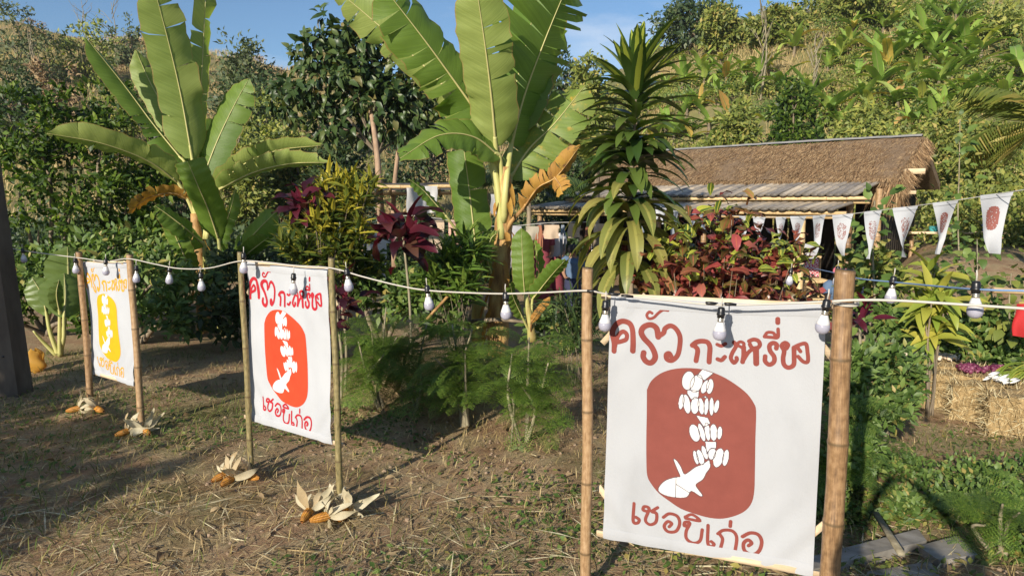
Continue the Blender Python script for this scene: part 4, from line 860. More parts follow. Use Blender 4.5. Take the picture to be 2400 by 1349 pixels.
whorl(.9, 1.0, 26, 38, 88, 1.0, .85, [LM(.74, .125, 8, dr, .3, 'strap', .02, s) for s, dr in ((10, .25), (11, .5), (12, .7))], M_DRACY)
# red and yellow croton bush
CR = plantroot('croton_bush', 1690, 760, 7.2, 'red and yellow croton bush behind the large banner', 'croton'); cb = wloc(CR)
tr_, tg = [LM(.19, .085, 4, dr, .25, 'obov', .16, s) for s, dr in ((21, .8), (22, 1.4), (23, 2.0))], [LM(.19, .08, 4, dr, .3, 'obov', .12, s) for s, dr in ((24, .5), (25, .9), (26, 1.4))]
LR, LG = [], []
tips = [(1595, 560), (1640, 545), (1665, 520), (1690, 505), (1715, 515), (1740, 530), (1625, 590), (1660, 580), (1700, 570), (1740, 575), (1775, 570), (1800, 585), (1835, 600), (1850, 625), (1560, 600), (1545, 625), (1580, 640), (1615, 640), (1650, 630), (1690, 625), (1730, 630), (1770, 640), (1810, 640), (1840, 660), (1535, 660), (1565, 680), (1600, 690), (1640, 680), (1680, 690), (1720, 690), (1760, 690), (1800, 690), (1835, 695), (1530, 700), (1620, 660), (1700, 660), (1780, 610), (1680, 545), (1750, 600), (1790, 660),
        (1580, 580), (1660, 610), (1720, 600), (1600, 615), (1860, 610), (1825, 620)]
for i, (px, py) in enumerate(tips):
    c = at(px, py, 7.2 + rng.uniform(-.45, .35)); n = 11 if i % 3 else 12; ro = rosette(c, n, -10, 70, 1.0, jit=.12); (LG if i in (0, 2, 6, 9, 11, 13, 14, 20, 23, 27, 31, 37, 40, 45) else LR).extend(ro)
    stalk(CR, [(cb[0] + (c[0] - cb[0]) * .25, cb[1] + (c[1] - cb[1]) * .3, cb[2] + .02), (cb[0] + (c[0] - cb[0]) * .75, (cb[1] + c[1]) / 2, (cb[2] + c[2]) / 2), tuple(c)], .006, .003, M_TRUNK, 'branch')
P_, D_, U_ = cloud([(cb[0], 7.35, 1.0, .72, .4, .35), (cb[0] - .3, 7.3, .8, .4, .35, .4), (cb[0] + .4, 7.3, .85, .4, .35, .4), (cb[0], 7.1, .55, .8, .3, .45), (cb[0] - .5, 7.1, .75, .35, .3, .4), (cb[0] + .5, 7.1, .8, .35, .3, .4)], 2300, .45, 9)
LR += list(orient_many(P_, D_, U_, rng.uniform(.7, 1.1, len(P_)))); foliage(CR, tr_, M_CRO_R, LR, 280); foliage(CR, tg, M_CRO_G, LG, 120)
# cordylines
def cordyline(label, tx, ty, Y, s, n, base, pink=.25, stemp=None):
    C = plantroot('red_cordyline', base[0], base[1], Y, label, 'cordyline', 'dark red cordylines'); c = at(tx, ty, Y); stalk(C, [tuple(wloc(C) - np.array([0, 0, .05])), tuple((wloc(C) + c) / 2 + np.array([.03, 0, 0])), tuple(c)], .016, .013, M_PALE)
    ro = rosette(c, n, -25, 72, s, jit=.1); k = int(n * (1 - pink)); foliage(C, [LM(.36, .15, 6, dr, .3, 'lance', .1, q, .05) for q, dr in ((31, .9), (32, 1.3), (33, .6))], M_COR, ro[:k]); foliage(C, [LM(.32, .10, 6, .5, .4, 'ovate', .05, 35, .05)], M_CORP, ro[k:])
cordyline('dark red cordyline on a thin stem left of the yellow shrub', 715, 482, 8.6, .88, 36, (722, 740))
cordyline('dark red cordyline in front of the drying cloths', 945, 555, 8.0, 1.1, 42, (962, 760))
cordyline('low red cordyline behind the right post of the orange banner', 800, 700, 7.4, .7, 16, (805, 770)); cordyline('second low red cordyline beside the orange banner', 790, 745, 7.2, .6, 12, (795, 790))
cordyline('low pinkish cordyline just right of the thick bamboo post', 2015, 745, 6.4, .6, 14, (2015, 790), .6)
def rosette_shrub(name, label, cat, px, py, Y, tips, dY, n, el, s, tm, mat, nparts, r=.005):
    C = plantroot(name, px, py, Y, label, cat); w = wloc(C); L = []
    for (tx, ty) in tips:
        c = at(tx, ty, Y + rng.uniform(-dY, dY)); L += rosette(c, n, el[0], el[1], s, jit=.04); m = w + (c - w) * .5 + rng.normal(0, .04, 3)
        stalk(C, [tuple(w + (c - w) * np.array([.3, .3, 0])), tuple(m), tuple(c)], r, r * .6, M_TRUNK, 'branch')
    foliage(C, tm, mat, L, nparts); return C
def disc(cx, cy, rx, ry, n): return [(cx + rx * math.sqrt(rng.random()) * math.cos(a), cy + ry * math.sqrt(rng.random()) * math.sin(a)) for a in rng.uniform(0, 6.28, n)]
YS = rosette_shrub('yellow_dracaena_shrub', 'bushy shrub of yellow-edged leaves beside the orange banner', 'shrub', 770, 760, 8.9, disc(785, 470, 70, 45, 30) + disc(800, 530, 70, 40, 16) + disc(840, 460, 40, 45, 12), .5, 16, (0, 80), 1.0, [LM(.24, .05, 4, dr, .3, 'lance', .02, s) for s, dr in ((41, .4), (42, .8))], M_SOI, 200)
LYS = []
for (tx, ty) in disc(760, 570, 105, 65, 50) + disc(790, 630, 90, 40, 22): LYS += rosette(at(tx, ty, 8.9 + rng.uniform(-.5, .4)), 15, 0, 80, 1.0, jit=.04)
foliage(YS, [LM(.24, .045, 4, dr, .3, 'lance', .02, s) for s, dr in ((43, .4), (44, .8))], M_SOID, LYS, 100)
rosette_shrub('spiky_green_shrub', 'spiky bright green shrub between cordyline and banana stem', 'shrub', 1080, 760, 8.6, disc(1085, 610, 45, 50, 18) + disc(1050, 665, 60, 55, 24), .4, 18, (0, 80), 1.0, [LM(.32, .045, 5, dr, .3, 'lance', .02, s) for s, dr in ((45, .5), (46, .9))], M_SPIKY, 260)
rosette_shrub('spiky_green_shrub', 'low grassy dark clump right of the young banana plant', 'shrub', 1360, 820, 7.6, disc(1345, 760, 50, 60, 10), .3, 22, (10, 80), 1.1, [LM(.36, .02, 5, dr, .3, 'lance', .02, s) for s, dr in ((47, .7), (48, 1.1))], M_DARKL, 220)
rosette_shrub('lime_dracaena', 'lime yellow dracaena beside the path below the bunting', 'dracaena', 2190, 850, 7.0, [(2190, 640), (2185, 690), (2200, 750), (2165, 720), (2215, 710), (2185, 790)], .15, 20, (-40, 75), 1.0, [LM(.34, .09, 6, dr, .25, 'lance', .03, s) for s, dr in ((51, .6), (52, 1.1))], M_LIME, 130, .012)
# leafy broad plants at right: vine and papaya-like plant
VT = [LM(.13, .085, 4, dr, .2, 'ovate', .05, s, .04) for s, dr in ((55, .4), (56, .9))]
def leafy_stem(name, label, cat, path, n, s, mat, spread=.16, nparts=80, r=.012):
    C = empty(name, at(*path[0]), label, cat); P = crspline([at(*p) for p in path], 8); MB().tube(P, list(np.linspace(r, r * .5, len(P))), 6).build('stem', M_PALE, C); L = []
    for i in range(n):
        c = P[rng.integers(1, len(P))]; d = rand_dir(1, -.15)[0] * np.array([1, 1, .6]); L.append(orient(c + d * spread * rng.uniform(.2, 1), d, (-.3, -.6, .8), s * rng.uniform(.6, 1.3)))
    foliage(C, VT, mat, L, nparts); return C
leafy_stem('climbing_vine', 'leafy climber hanging on a thin stem right of the thatched roof', 'vine', [(2250, 640, 9.5), (2245, 520, 9.5), (2248, 400, 9.5), (2250, 280, 9.5)], 90, .9, M_WEED)
leafy_stem('broad_leaf_plant', 'tall broad-leaved plant in front of the right end of the hut', 'plant', [(2055, 800, 8.7), (2050, 700, 8.7), (2045, 580, 8.7), (2050, 470, 8.7)], 150, 1.15, M_WEED, .3, 150, .02)
leafy_stem('broad_leaf_plant', 'leafy bush beside the lime dracaena', 'plant', [(2280, 830, 8.2), (2275, 740, 8.2), (2290, 680, 8.2), (2290, 560, 8.6)], 180, .9, M_WEED, .38, 180)
leafy_stem('broad_leaf_plant', 'grey-green broad leaves at the right edge above the red cloth', 'plant', [(2370, 790, 7.6), (2365, 720, 7.6), (2370, 640, 7.6)], 90, 1.0, M_OLIVE, .32, 90)

# ------------------------------------------------------------------ feathery shrubs along the bank
def frond(seed, npair=8, L=.42):
    r = random.Random(seed); V, Fc, U = [], [], []
    def quad(a, d, w, l, nrm):
        sdv = norm(np.cross(d, nrm)); b = len(V); V.extend([a, a + d * l * .5 + sdv * w, a + d * l, a + d * l * .5 - sdv * w]); Fc.append((b, b + 1, b + 2, b + 3)); U.extend([(.5, 0), (1, .5), (.5, 1), (0, .5)])
    up = np.array([0, 0, 1.]); pos = np.zeros(3); ang = 0
    for i in range(npair):
        q = i / npair; ang = -.9 * q; d = np.array([0, math.cos(ang), math.sin(ang)]); nrm = np.array([0, -math.sin(ang), math.cos(ang)]); quad(pos, d, .003, L / npair, nrm); pos = pos + d * L / npair
        for sg in (-1, 1):
            pl_ = (.15 * math.sin(math.pi * (.2 + .75 * q)) + .03); pd = norm(np.array([sg * 1.0, 0, 0]) + d * .75 - nrm * .15); m = 7; quad(pos, pd, .0018, pl_, nrm)
            for j in range(1, m + 1):
                c = pos + pd * pl_ * j / m - nrm * .02 * (j / m) ** 2
                for s2 in (-1, 1): ld = norm(np.cross(pd, nrm) * s2 + pd * .45); quad(c, ld, .0066, .03 * (1 - .35 * j / m), nrm)
    o = LM.__new__(LM); o.v = np.array(V); o.f = np.array(Fc); o.uv = np.array(U); return o
FR = [frond(61), frond(62, 9, .5), frond(63, 6, .32)]; FRM = [f.mesh('frond', M_FEATH) for f in FR]
def feathery(label, base, stems, nf, s, seedrad=.22):
    C = empty('feathery_shrub', base, label, 'shrub', 'feathery-leaved shrubs on the bank')
    for k, tip in enumerate(stems):
        tip = np.array(tip); m = (base + tip) / 2 + np.array([rng.normal(0, .06), rng.normal(0, .05), .04]); P = crspline([base + np.array([rng.normal(0, .03), 0, -.04]), m, tip], 6); MB().tube(P, list(np.linspace(.019, .006, len(P))), 7).build('stem', M_PALE, C)
        for i in range(nf):
            c = P[int(len(P) * rng.uniform(.38, 1) ** .8) - 1]; az = i * 2.4 + k; el = R(rng.uniform(-15, 62)); d = np.array([math.cos(az) * math.cos(el), math.sin(az) * math.cos(el), math.sin(el)])
            obj('frond', FRM[rng.integers(0, 3)], C, orient(c, d, (0, -.2, 1), s * rng.uniform(.7, 1.15)))
def fb(px, py): return ground(px, py)
B1 = fb(886, 958); feathery('feathery shrub nearest the orange banner with a bushy rounded top', B1, [at(870, 760, B1[1]), at(905, 720, B1[1] + .2), at(930, 790, B1[1] + .1), at(840, 800, B1[1] - .1), at(900, 830, B1[1] - .2)], 20, .84)
B2 = fb(1092, 1002); feathery('forked feathery shrub in the middle of the bank', B2, [at(1020, 840, B2[1]), at(1060, 760, B2[1] + .2), at(1110, 760, B2[1]), at(1090, 830, B2[1] - .15), at(1000, 900, B2[1] - .1)], 18, .8)
B3 = fb(1232, 1036); feathery('feathery shrub nearest the large banner', B3, [at(1200, 830, B3[1]), at(1240, 790, B3[1] + .1), at(1285, 850, B3[1]), at(1220, 900, B3[1] - .15), at(1270, 920, B3[1])], 17, .78)
B4 = fb(975, 960); feathery('feathery shrub in shade between two others', B4, [at(960, 800, B4[1] + .3), at(1000, 760, B4[1] + .5), at(985, 860, B4[1])], 16, .85)
B5 = fb(1160, 900); feathery('feathery shrub at the foot of the peeling banana stem', B5, [at(1120, 840, B5[1]), at(1175, 850, B5[1]), at(1215, 830, B5[1] + .2)], 9, .75)
B6 = fb(1960, 1190); feathery('feathery shrub behind the thick right post', B6, [at(1975, 960, B6[1]), at(2010, 1000, B6[1] + .2), at(1985, 1060, B6[1]), at(2040, 940, B6[1] + .5)], 12, .75)
B7 = fb(2340, 1300); feathery('low bright feathery shrub at the lower right edge', B7, [at(2350, 1180, B7[1]), at(2390, 1200, B7[1]), at(2310, 1230, B7[1]), at(2420, 1240, B7[1])], 10, .6)
MB().tube([B3 + np.array([-.12, -.05, -.02]), at(1205, 950, B3[1] - .1), at(1190, 890, B3[1])], .011, 6).build('pale_stick', M_PALE).update_tag()
tag(bpy.data.objects['pale_stick'], 'pale dead stick leaning in the feathery shrubs', 'stick')

# ------------------------------------------------------------------ hedge, tall tree, palms
CL = [LM(.11, .05, 3, .4, .2, 'ovate', .04, s) for s in (71, 72, 73)]
def bush(name, label, cat, blobs_px, n, s, mat, tm, parts, base, hang=.15, clump=.32, per=16, bark=M_TRUNK, tr=.05, fork=None):
    b = at(base[0], base[1], base[2]); C = empty(name, (b[0], base[2], tz(b[0], base[2])), label, cat); w = wloc(C); B = []
    for (px, py, Y, rx, ry) in blobs_px: c = at(px, py, Y); B.append((c[0], Y, c[2], rx * Y / FPX, min(rx, ry) * Y / FPX * .9, ry * Y / FPX))
    for q in B: m = MB(); limb(m, w if fork is None else at(*fork), np.array(q[:3]), tr, tr * .25); m.build('branch', bark, C)
    P, D, U = cloud(B, n, clump, per, hang); foliage(C, tm, mat, list(orient_many(P, D, U, s * rng.uniform(.7, 1.4, len(P)))), parts, 'leaf', 'leaf_mass'); return C
bush('citrus_bush', 'dense glossy dark green citrus bush at the left edge', 'bush', [(60, 300, 11.8, 120, 90), (170, 280, 12, 90, 90), (40, 430, 11.5, 120, 110), (180, 420, 11.6, 120, 110), (90, 540, 11.3, 140, 90)], 3600, 1.1, M_CITRUS, CL, 300, (110, 760, 11.8), .15, .2, 22)
bush('citrus_bush', 'dark green citrus bush directly left of the tall banana plant', 'bush', [(260, 260, 12.6, 70, 70), (310, 360, 12.4, 100, 100), (290, 480, 12, 110, 90), (380, 470, 12.4, 80, 90), (330, 560, 11.8, 100, 60)], 3300, 1.1, M_CITRUS, CL, 300, (300, 760, 12.2), .15, .2, 22)
bush('leafy_undergrowth', 'leafy undergrowth behind the far yellow banner', 'bush', [(280, 600, 10.6, 120, 60), (360, 660, 9.8, 70, 70), (400, 740, 9.2, 60, 60), (250, 690, 10, 90, 70), (450, 700, 9.6, 60, 70), (130, 640, 10.6, 90, 60)], 3600, 1.15, M_WEED, CL, 300, (330, 790, 10), .1)
bush('leafy_undergrowth', 'low weeds and leaves behind the taro plant', 'bush', [(110, 640, 11.2, 110, 45), (60, 690, 10.8, 70, 45), (190, 700, 10.6, 60, 50), (30, 740, 10.4, 40, 30), (230, 760, 9.8, 50, 40)], 2400, 1.0, M_CITRUS, CL, 150, (110, 780, 10.8), .15, .25, 16)
bush('leafy_undergrowth', 'dark undergrowth between left banana stems and orange banner', 'bush', [(560, 660, 10.2, 80, 70), (650, 690, 9.8, 70, 70), (600, 740, 9.6, 90, 60), (520, 740, 9.4, 50, 50), (700, 640, 10.4, 60, 60)], 2600, 1.1, M_DARKL, CL, 160, (600, 790, 10), .1)
bush('leafy_undergrowth', 'low dark growth under the yellow shrub and cordylines', 'bush', [(840, 640, 9.2, 70, 60), (900, 690, 9.0, 80, 50), (980, 700, 8.8, 60, 50), (1040, 730, 8.6, 60, 40), (1290, 760, 8.8, 60, 50)], 2400, 1.0, M_WEED, CL, 160, (900, 770, 9.2), .1)
bush('leafy_undergrowth', 'bright low bush left of the straw bales', 'bush', [(1990, 880, 5.4, 60, 70), (2060, 870, 5.9, 70, 60), (2110, 860, 6.3, 60, 40), (2010, 960, 5.2, 60, 60), (2080, 960, 5.5, 60, 50), (2000, 1060, 4.8, 60, 60), (2130, 900, 6.0, 40, 50)], 3800, .6, M_WEED, CL, 300, (2040, 1010, 5.4), .2, .35, 14, M_PALE, .02)
bush('leafy_undergrowth', 'green bush on the bank above the straw bales', 'bush', [(2230, 790, 7.9, 60, 40), (2300, 770, 8.2, 70, 60), (2370, 810, 7.9, 60, 60), (2330, 850, 7.7, 60, 30), (2150, 780, 8.0, 60, 35), (2100, 740, 8.4, 50, 40)], 3200, .8, M_WEED, CL, 300, (2280, 850, 7.9), .2, .35, 14, M_PALE, .02)
bush('leafy_undergrowth', 'bushes hiding the ground in front of the hut, right of the croton', 'bush', [(1900, 735, 8.8, 50, 30), (2040, 640, 9.2, 50, 60), (2100, 680, 9.4, 40, 40)], 1200, .9, M_OLIVE, CL, 100, (2000, 760, 9.2), .2)
tt = [LM(.2, .10, 3, dr, .3, 'ovate', .05, s, .03) for s, dr in ((81, .7), (82, 1.2))]
TT = bush('tall_tree', 'tall dark tree with drooping glossy leaves between the two big banana plants', 'tree', [(780, 80, 16, 60, 40), (740, 130, 16, 60, 45), (850, 100, 16.3, 80, 60), (920, 160, 16.4, 90, 60), (790, 190, 15.8, 90, 60), (700, 230, 15.7, 70, 50), (880, 250, 15.8, 100, 60), (970, 240, 16.2, 70, 60), (760, 290, 15.8, 60, 35), (870, 310, 16.3, 70, 30), (970, 320, 16.3, 50, 30)], 3500, 1.1, M_TREEL, tt, 300, (895, 620, 16), -.75, .24, 12, M_TRUNK, .035, (885, 360, 15.9))
MB().tube(crspline([at(897, 640, 15.2), at(889, 440, 15.2), at(880, 330, 15.3), at(862, 220, 15.8), at(840, 120, 16)], 5), list(np.linspace(.085, .03, 21)), 9).build('trunk', M_TANB, TT)
MB().tube(crspline([at(925, 640, 16.1), at(922, 480, 16.1), at(932, 360, 16.1), at(940, 280, 16.1)], 5), list(np.linspace(.07, .03, 16)), 9).build('trunk', M_TANB, TT)
def palm(label, c, n, L, mat, el=(0, 70), az0=0, az1=6.28):
    C = empty('palm', (c[0], c[1], tz(c[0], c[1])), label, 'palm'); MB().tube([wloc(C) - [0, 0, .1], (wloc(C) + c) / 2, c], [.07, .06, .05], 8).build('trunk', M_TRUNK, C)
    tm = []
    for sd in range(3):
        V, Fc, U = [], [], []; r = random.Random(sd); pos = np.zeros(3)
        for i in range(34):
            a = .5 - 1.6 * i / 34; d = np.array([0, math.cos(a), math.sin(a)]); pos = pos + d * L / 34; l = L * .42 * math.sin(math.pi * (.12 + .85 * i / 34)); nr = np.array([0, -math.sin(a), math.cos(a)])
            for sg in (-1, 1):
                ld = norm(np.array([sg * 1., 0, 0]) + d * .8 - nr * r.uniform(.2, .7)); b = len(V); w = d * .014; V.extend([pos - w, pos + w, pos + ld * l * .6 + w - nr * l * .06, pos + ld * l - nr * l * .25]); Fc.append((b, b + 1, b + 2, b + 3)); U.extend([(0, 0), (1, 0), (1, 1), (.5, 1)])
        o = LM.__new__(LM); o.v, o.f, o.uv = np.array(V), np.array(Fc), np.array(U); tm.append(o)
    L_ = []
    for i in range(n): az = az0 + (az1 - az0) * (i + .5) / n; e = R(rng.uniform(*el)); d = np.array([math.cos(az) * math.cos(e), math.sin(az) * math.cos(e), math.sin(e)]); L_.append(orient(c, d))
    foliage(C, tm, mat, L_, 300, 'frond')
palm('feathery palm reaching in at the right edge above the bunting', at(2470, 330, 11), 14, 1.7, M_OLIVE); palm('dark palm behind the dead banana leaf', at(1240, 450, 17), 12, 1.6, M_DARKL); palm('small palm behind the left side of the dracaena', at(1400, 400, 14), 10, 1.2, M_OLIVE)
# ------------------------------------------------------------------ thatched hut
HE = np.array([.75, -.66, 0]) / math.hypot(.75, .66); HN = np.array([-.66, -.75, 0]) / math.hypot(.66, .75)   # along the ridge (to the right), down the front slope
RA = at(2160, 322, 16.2); RZ = RA[2]; HB0 = np.array([RA[0], RA[1], 0])
def hp(l, w, z): p = HB0 - HE * l + HN * w; return np.array([p[0], p[1], z])      # l metres left of the right gable, w metres down-slope of the ridge
HUT = empty('thatched_hut', hp(4, 1.5, .1), 'thatched hut with two weathered bamboo lean-to roofs below the hillside', 'hut')
TW, TZ = 2.1, RZ - .98                        # thatch eave
def thatch_slab(sgn):
    mb = MB()
    def top(u, v): return hp(-.05 + 7.6 * u, sgn * TW * v, RZ + .02 - (RZ - TZ) * v + .025 * math.sin(u * 40) * v + .02 * math.sin(u * 11 + 3 * v) + .018 * ((v * 6) % 1 - .5)) + rng.normal(0, .008, 3)
    mb.grid(top, 60, 12); mb.grid(lambda u, v: hp(-.05 + 7.6 * u, sgn * (TW - .03) * v, RZ - .16 - (RZ - TZ) * v), 20, 4)
    for u in (0, 1): mb.grid(lambda a, v: hp(-.05 + 7.6 * u, sgn * (TW - .02) * v, RZ + .02 - .18 * a - (RZ - TZ) * v), 2, 10)
    mb.grid(lambda u, a: hp(-.05 + 7.6 * u, sgn * TW, TZ + .02 - .18 * a), 40, 2)
    return mb.build('thatch_bed', M_THATCHB, HUT)
thatch_slab(1); thatch_slab(-1)
n = 20000; l = rng.uniform(-.1, 7.55, n); w = TW * rng.random(n) ** .9; zz = RZ + .03 - (RZ - TZ) * (w / TW); P = np.array([hp(a, b, c) for a, b, c in zip(l, w, zz)]); sl = (RZ - TZ) / TW
D = HN + np.array([0, 0, -sl]) + rng.normal(0, .16, (n, 3)) + HE * rng.normal(0, .22, (n, 1)); Uv = np.tile(np.array([0, -.3, 1.]), (n, 1)) + rng.normal(0, .5, (n, 3))
m = 2600; le = rng.uniform(-.1, 7.5, m); P2 = np.array([hp(a, TW - rng.uniform(0, .15), TZ - rng.uniform(-.05, .1)) for a in le]); D2 = HN * .6 + np.array([0, 0, -1.]) + rng.normal(0, .25, (m, 3))
m2 = 2600; wv = rng.uniform(0, TW + .05, m2); P3 = np.array([hp(-.06 - rng.uniform(0, .06), b, RZ - (RZ - TZ) * b / TW - rng.uniform(-.04, .14)) for b in wv]); D3 = HE * .5 + np.array([0, 0, -1.]) + HN * .3 + rng.normal(0, .25, (m2, 3))
m3 = 500; P4 = np.array([hp(rng.uniform(-.12, .45), TW - rng.uniform(0, .5), TZ - rng.uniform(-.05, .15)) for _ in range(m3)]); D4 = np.array([0, 0, -1.]) + rng.normal(0, .18, (m3, 3))
PP = np.concatenate([P, P2, P3, P4]); DD = np.concatenate([D, D2, D3, D4]); SS = np.concatenate([rng.uniform(.15, .32, n), rng.uniform(.15, .34, m), rng.uniform(.2, .42, m2), rng.uniform(.35, .75, m3)])
joined('thatch_straw', [QUAD(1, .045, .1), QUAD(1, .03, .25)], orient_many(PP, DD, np.concatenate([Uv, rng.normal(size=(m + m2 + m3, 3)) + np.array([0, -1, .3])]), SS), rng.integers(0, 2, len(PP)), M_THATCH, HUT)
rc = MB()
for sgn in (1, -1): rc.grid(lambda u, v: hp(-.02 + 7.5 * u, sgn * (.004 + .09 * v), RZ + .075 - .05 * v + .012 * math.sin(u * 5) + .004 * math.sin(u * 60)), 24, 2)
rc.build('ridge_cap', M_ZINC, HUT)
MB().bar(hp(-.45, TW - .45, TZ + .16), hp(1.0, TW - .45, TZ + .16), .05, .11).build('purlin_end', M_WOOD, HUT)
MB().bar(hp(-.38, TW - .1, TZ - .28), hp(.6, TW - .1, TZ - .28), .05, .07).build('purlin_end', M_WOOD, HUT)
def bamboo_roof(l0, l1, w0, z0, w1, z1, n, r):
    for i in range(n):
        l = l0 + (l1 - l0) * (i + .5) / n; j = rng.normal(0, .012)
        mb = MB(); mb.bamboo(hp(l + .02 + rng.normal(0, .015), w0, z0 + j * .3), hp(l + rng.normal(0, .015), w1 + rng.uniform(-.03, .05), z1 + j * .3), r * rng.uniform(.88, 1.08), 1.1, 8, .96, .004, .5); mb.build('roof_culm', M_BAMGREY, HUT)
U1 = (RZ, ); UEZ = at(2030, 464, 13.6)[2]; LEZ = at(2010, 500, 12.8)[2]
bamboo_roof(.25, 7.4, TW - .35, TZ + .0, 3.62, UEZ + .07, 46, .077); bamboo_roof(.35, 7.9, 3.2, UEZ - .07, 4.62, LEZ + .07, 48, .078)
for z, w, l0, l1 in ((UEZ, 3.55, .05, 7.35), (UEZ - .075, 3.42, .1, 7.4), (LEZ, 4.52, .2, 7.95), (LEZ - .075, 4.4, .25, 7.9)): MB().bamboo(hp(l0, w, z), hp(l1, w, z), .037, .42, 10, .95).build('eave_pole', M_BAMY, HUT)
for l, w, zt, mt in ((1.06, 4.3, LEZ - .03, M_BAMY), (4.2, 4.3, LEZ - .03, M_BAM), (7.6, 4.3, LEZ - .03, M_BAM), (.5, 3.3, UEZ - .1, M_BAM), (.4, 1.9, TZ - .05, M_BAM), (.4, .1, RZ - .2, M_BAM), (3.6, 3.3, UEZ - .1, M_BAM), (.15, 2.6, TZ - .2, M_BAM)):
    p = hp(l, w, 0); MB().bamboo((p[0], p[1], tz(p[0], p[1]) - .1), (p[0], p[1], zt), .068, .45).build('post', mt, HUT)
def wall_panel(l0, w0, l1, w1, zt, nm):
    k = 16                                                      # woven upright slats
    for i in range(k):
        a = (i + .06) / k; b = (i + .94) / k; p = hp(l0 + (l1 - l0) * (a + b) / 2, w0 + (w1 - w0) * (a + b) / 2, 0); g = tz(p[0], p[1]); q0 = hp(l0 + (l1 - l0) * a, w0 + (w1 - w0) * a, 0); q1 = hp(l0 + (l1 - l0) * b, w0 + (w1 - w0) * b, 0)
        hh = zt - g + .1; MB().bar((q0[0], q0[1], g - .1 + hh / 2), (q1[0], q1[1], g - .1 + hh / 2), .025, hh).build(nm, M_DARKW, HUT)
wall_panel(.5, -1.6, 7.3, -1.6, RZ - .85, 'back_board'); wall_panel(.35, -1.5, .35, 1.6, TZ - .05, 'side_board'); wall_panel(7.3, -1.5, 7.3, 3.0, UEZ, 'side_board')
# paper notice on the hut post
p = hp(1.06, 4.3, 0); pc = at(1900, 588, p[1] - .1); NO = empty('paper_notice', pc, 'small white paper notice with red handwriting on the hut post', 'notice')
mb = MB(); mb.grid(lambda u, v: pc + np.array([(u - .5) * .25, -.005 * math.sin(u * 5), (v - .5) * .3 + (u - .5) * .02]), 6, 6); mb.build('sheet', M_CLOTH, NO)
plain('faded_red_ink', (.5, .2, .2), .8)
for k, zy in enumerate((.05, -.03, -.09)):
    mb = MB(); pts = [pc + np.array([-.09 + .18 * i / 14, -.012, zy + (.018 if i % 2 else -.016) * (1 if k < 2 else .8)]) for i in range(15)]; mb.tube(pts, .004, 4); mb.build('handwriting', MATS['faded_red_ink'], NO)
# bamboo chair with checked cushion
CHc = np.array([*at(1900, 695, 14.2)[:2], 0]); CHc[2] = tz(CHc[0], CHc[1]); CHR = empty('bamboo_chair', CHc, 'pale bamboo chair with red checked cushion under the hut roof', 'chair')
for sx in (-1, 1):
    for sy, hh in ((-1, .46), (1, .95)): MB().bamboo(CHc + [sx * .27, sy * .25, -.03], CHc + [sx * .27, sy * .25, hh], .022, .2, 8).build('leg', M_BAMY, CHR)
    MB().bamboo(CHc + [sx * .27, -.25, .12], CHc + [-sx * .27, -.255 + sx * .02, .42], .014, .2, 7).build('cross_brace', M_BAMY, CHR)
for z in (.46, .12): MB().bamboo(CHc + [-.29, -.25, z], CHc + [.29, -.25, z], .02, .2, 8).build('rail', M_BAMY, CHR)
for k in range(9): MB().bamboo(CHc + [-.28, -.25 + k * .062, .485], CHc + [.28, -.25 + k * .062, .485], .016, .25, 7).build('seat_slat', M_BAMY, CHR)
MB().bamboo(CHc + [-.29, .25, .93], CHc + [.29, .25, .93], .02, .2, 8).build('back_rail', M_BAMY, CHR)
def checked(name, a, b, s):
    k = NT(name); tc = k.n('TexCoord'); c = k.n('TexChecker'); c.inputs['Scale'].default_value = s; c.inputs[1].default_value = hexl(a); c.inputs[2].default_value = hexl(b); k.l(tc.outputs['Object'], c.inputs[0])
    bs = k.n('BsdfPrincipled'); bs.inputs['Roughness'].default_value = .9; k.l(c.outputs[0], bs.inputs[0]); k.l(bs.outputs[0], k.out.inputs[0]); MATS[name] = k.m; return k.m
mb = MB(); mb.grid(lambda u, v: CHc + np.array([(u - .5) * .42, .2 - .10 * math.sin(math.pi * u) * math.sin(math.pi * v) + (1 - v) * -.06, .53 + .36 * v]), 8, 8); mb.grid(lambda u, v: CHc + np.array([(.5 - u) * .42, .21 + (1 - v) * -.06, .53 + .36 * v]), 8, 8)
mb.build('cushion', checked('red_check', (.55, .05, .08), (.75, .6, .6), 30), CHR)
# terrace shelf with blue goods right of the hut
SHc = at(2235, 545, 17); SHELF = empty('display_shelf', (SHc[0], 17, tz(SHc[0], 17)), 'rough plank shelf on posts on the dirt bank right of the hut', 'shelf')
MB().bar(SHc - [1.15, 0, 0], SHc + [1.5, 0, 0], .4, .05).build('plank', M_WOOD, SHELF)
for dx in (-1.0, 0, 1.2): MB().bamboo((SHc[0] + dx, 17, tz(SHc[0] + dx, 17) - .1), (SHc[0] + dx, 17, SHc[2] - .03), .05, .3).build('leg', M_BAM, SHELF)
plain('teal_plastic', (.05, .35, .40), .4); plain('blue_plastic', (.03, .16, .55), .4); plain('white_ceramic', (.75, .75, .72), .4)
for (px, mt, lb, r) in ((2188, 'teal_plastic', 'teal tub at the left end of the plank shelf', .11), (2230, 'white_ceramic', 'white bowl in the middle of the plank shelf', .13), (2315, 'blue_plastic', 'blue tub at the right end of the plank shelf', .14)):
    c = at(px, 540, 16.95); c[2] = SHc[2] + .026; o = MB().lathe([(r * .7, 0), (r * .9, r * .6), (r, r * 1.2), (r * 1.06, r * 1.22), (r * .92, r * 1.2), (r * .8, r * .4)], c, 18).build('tub', MATS[mt], None, c); tag(o, lb, 'tub')

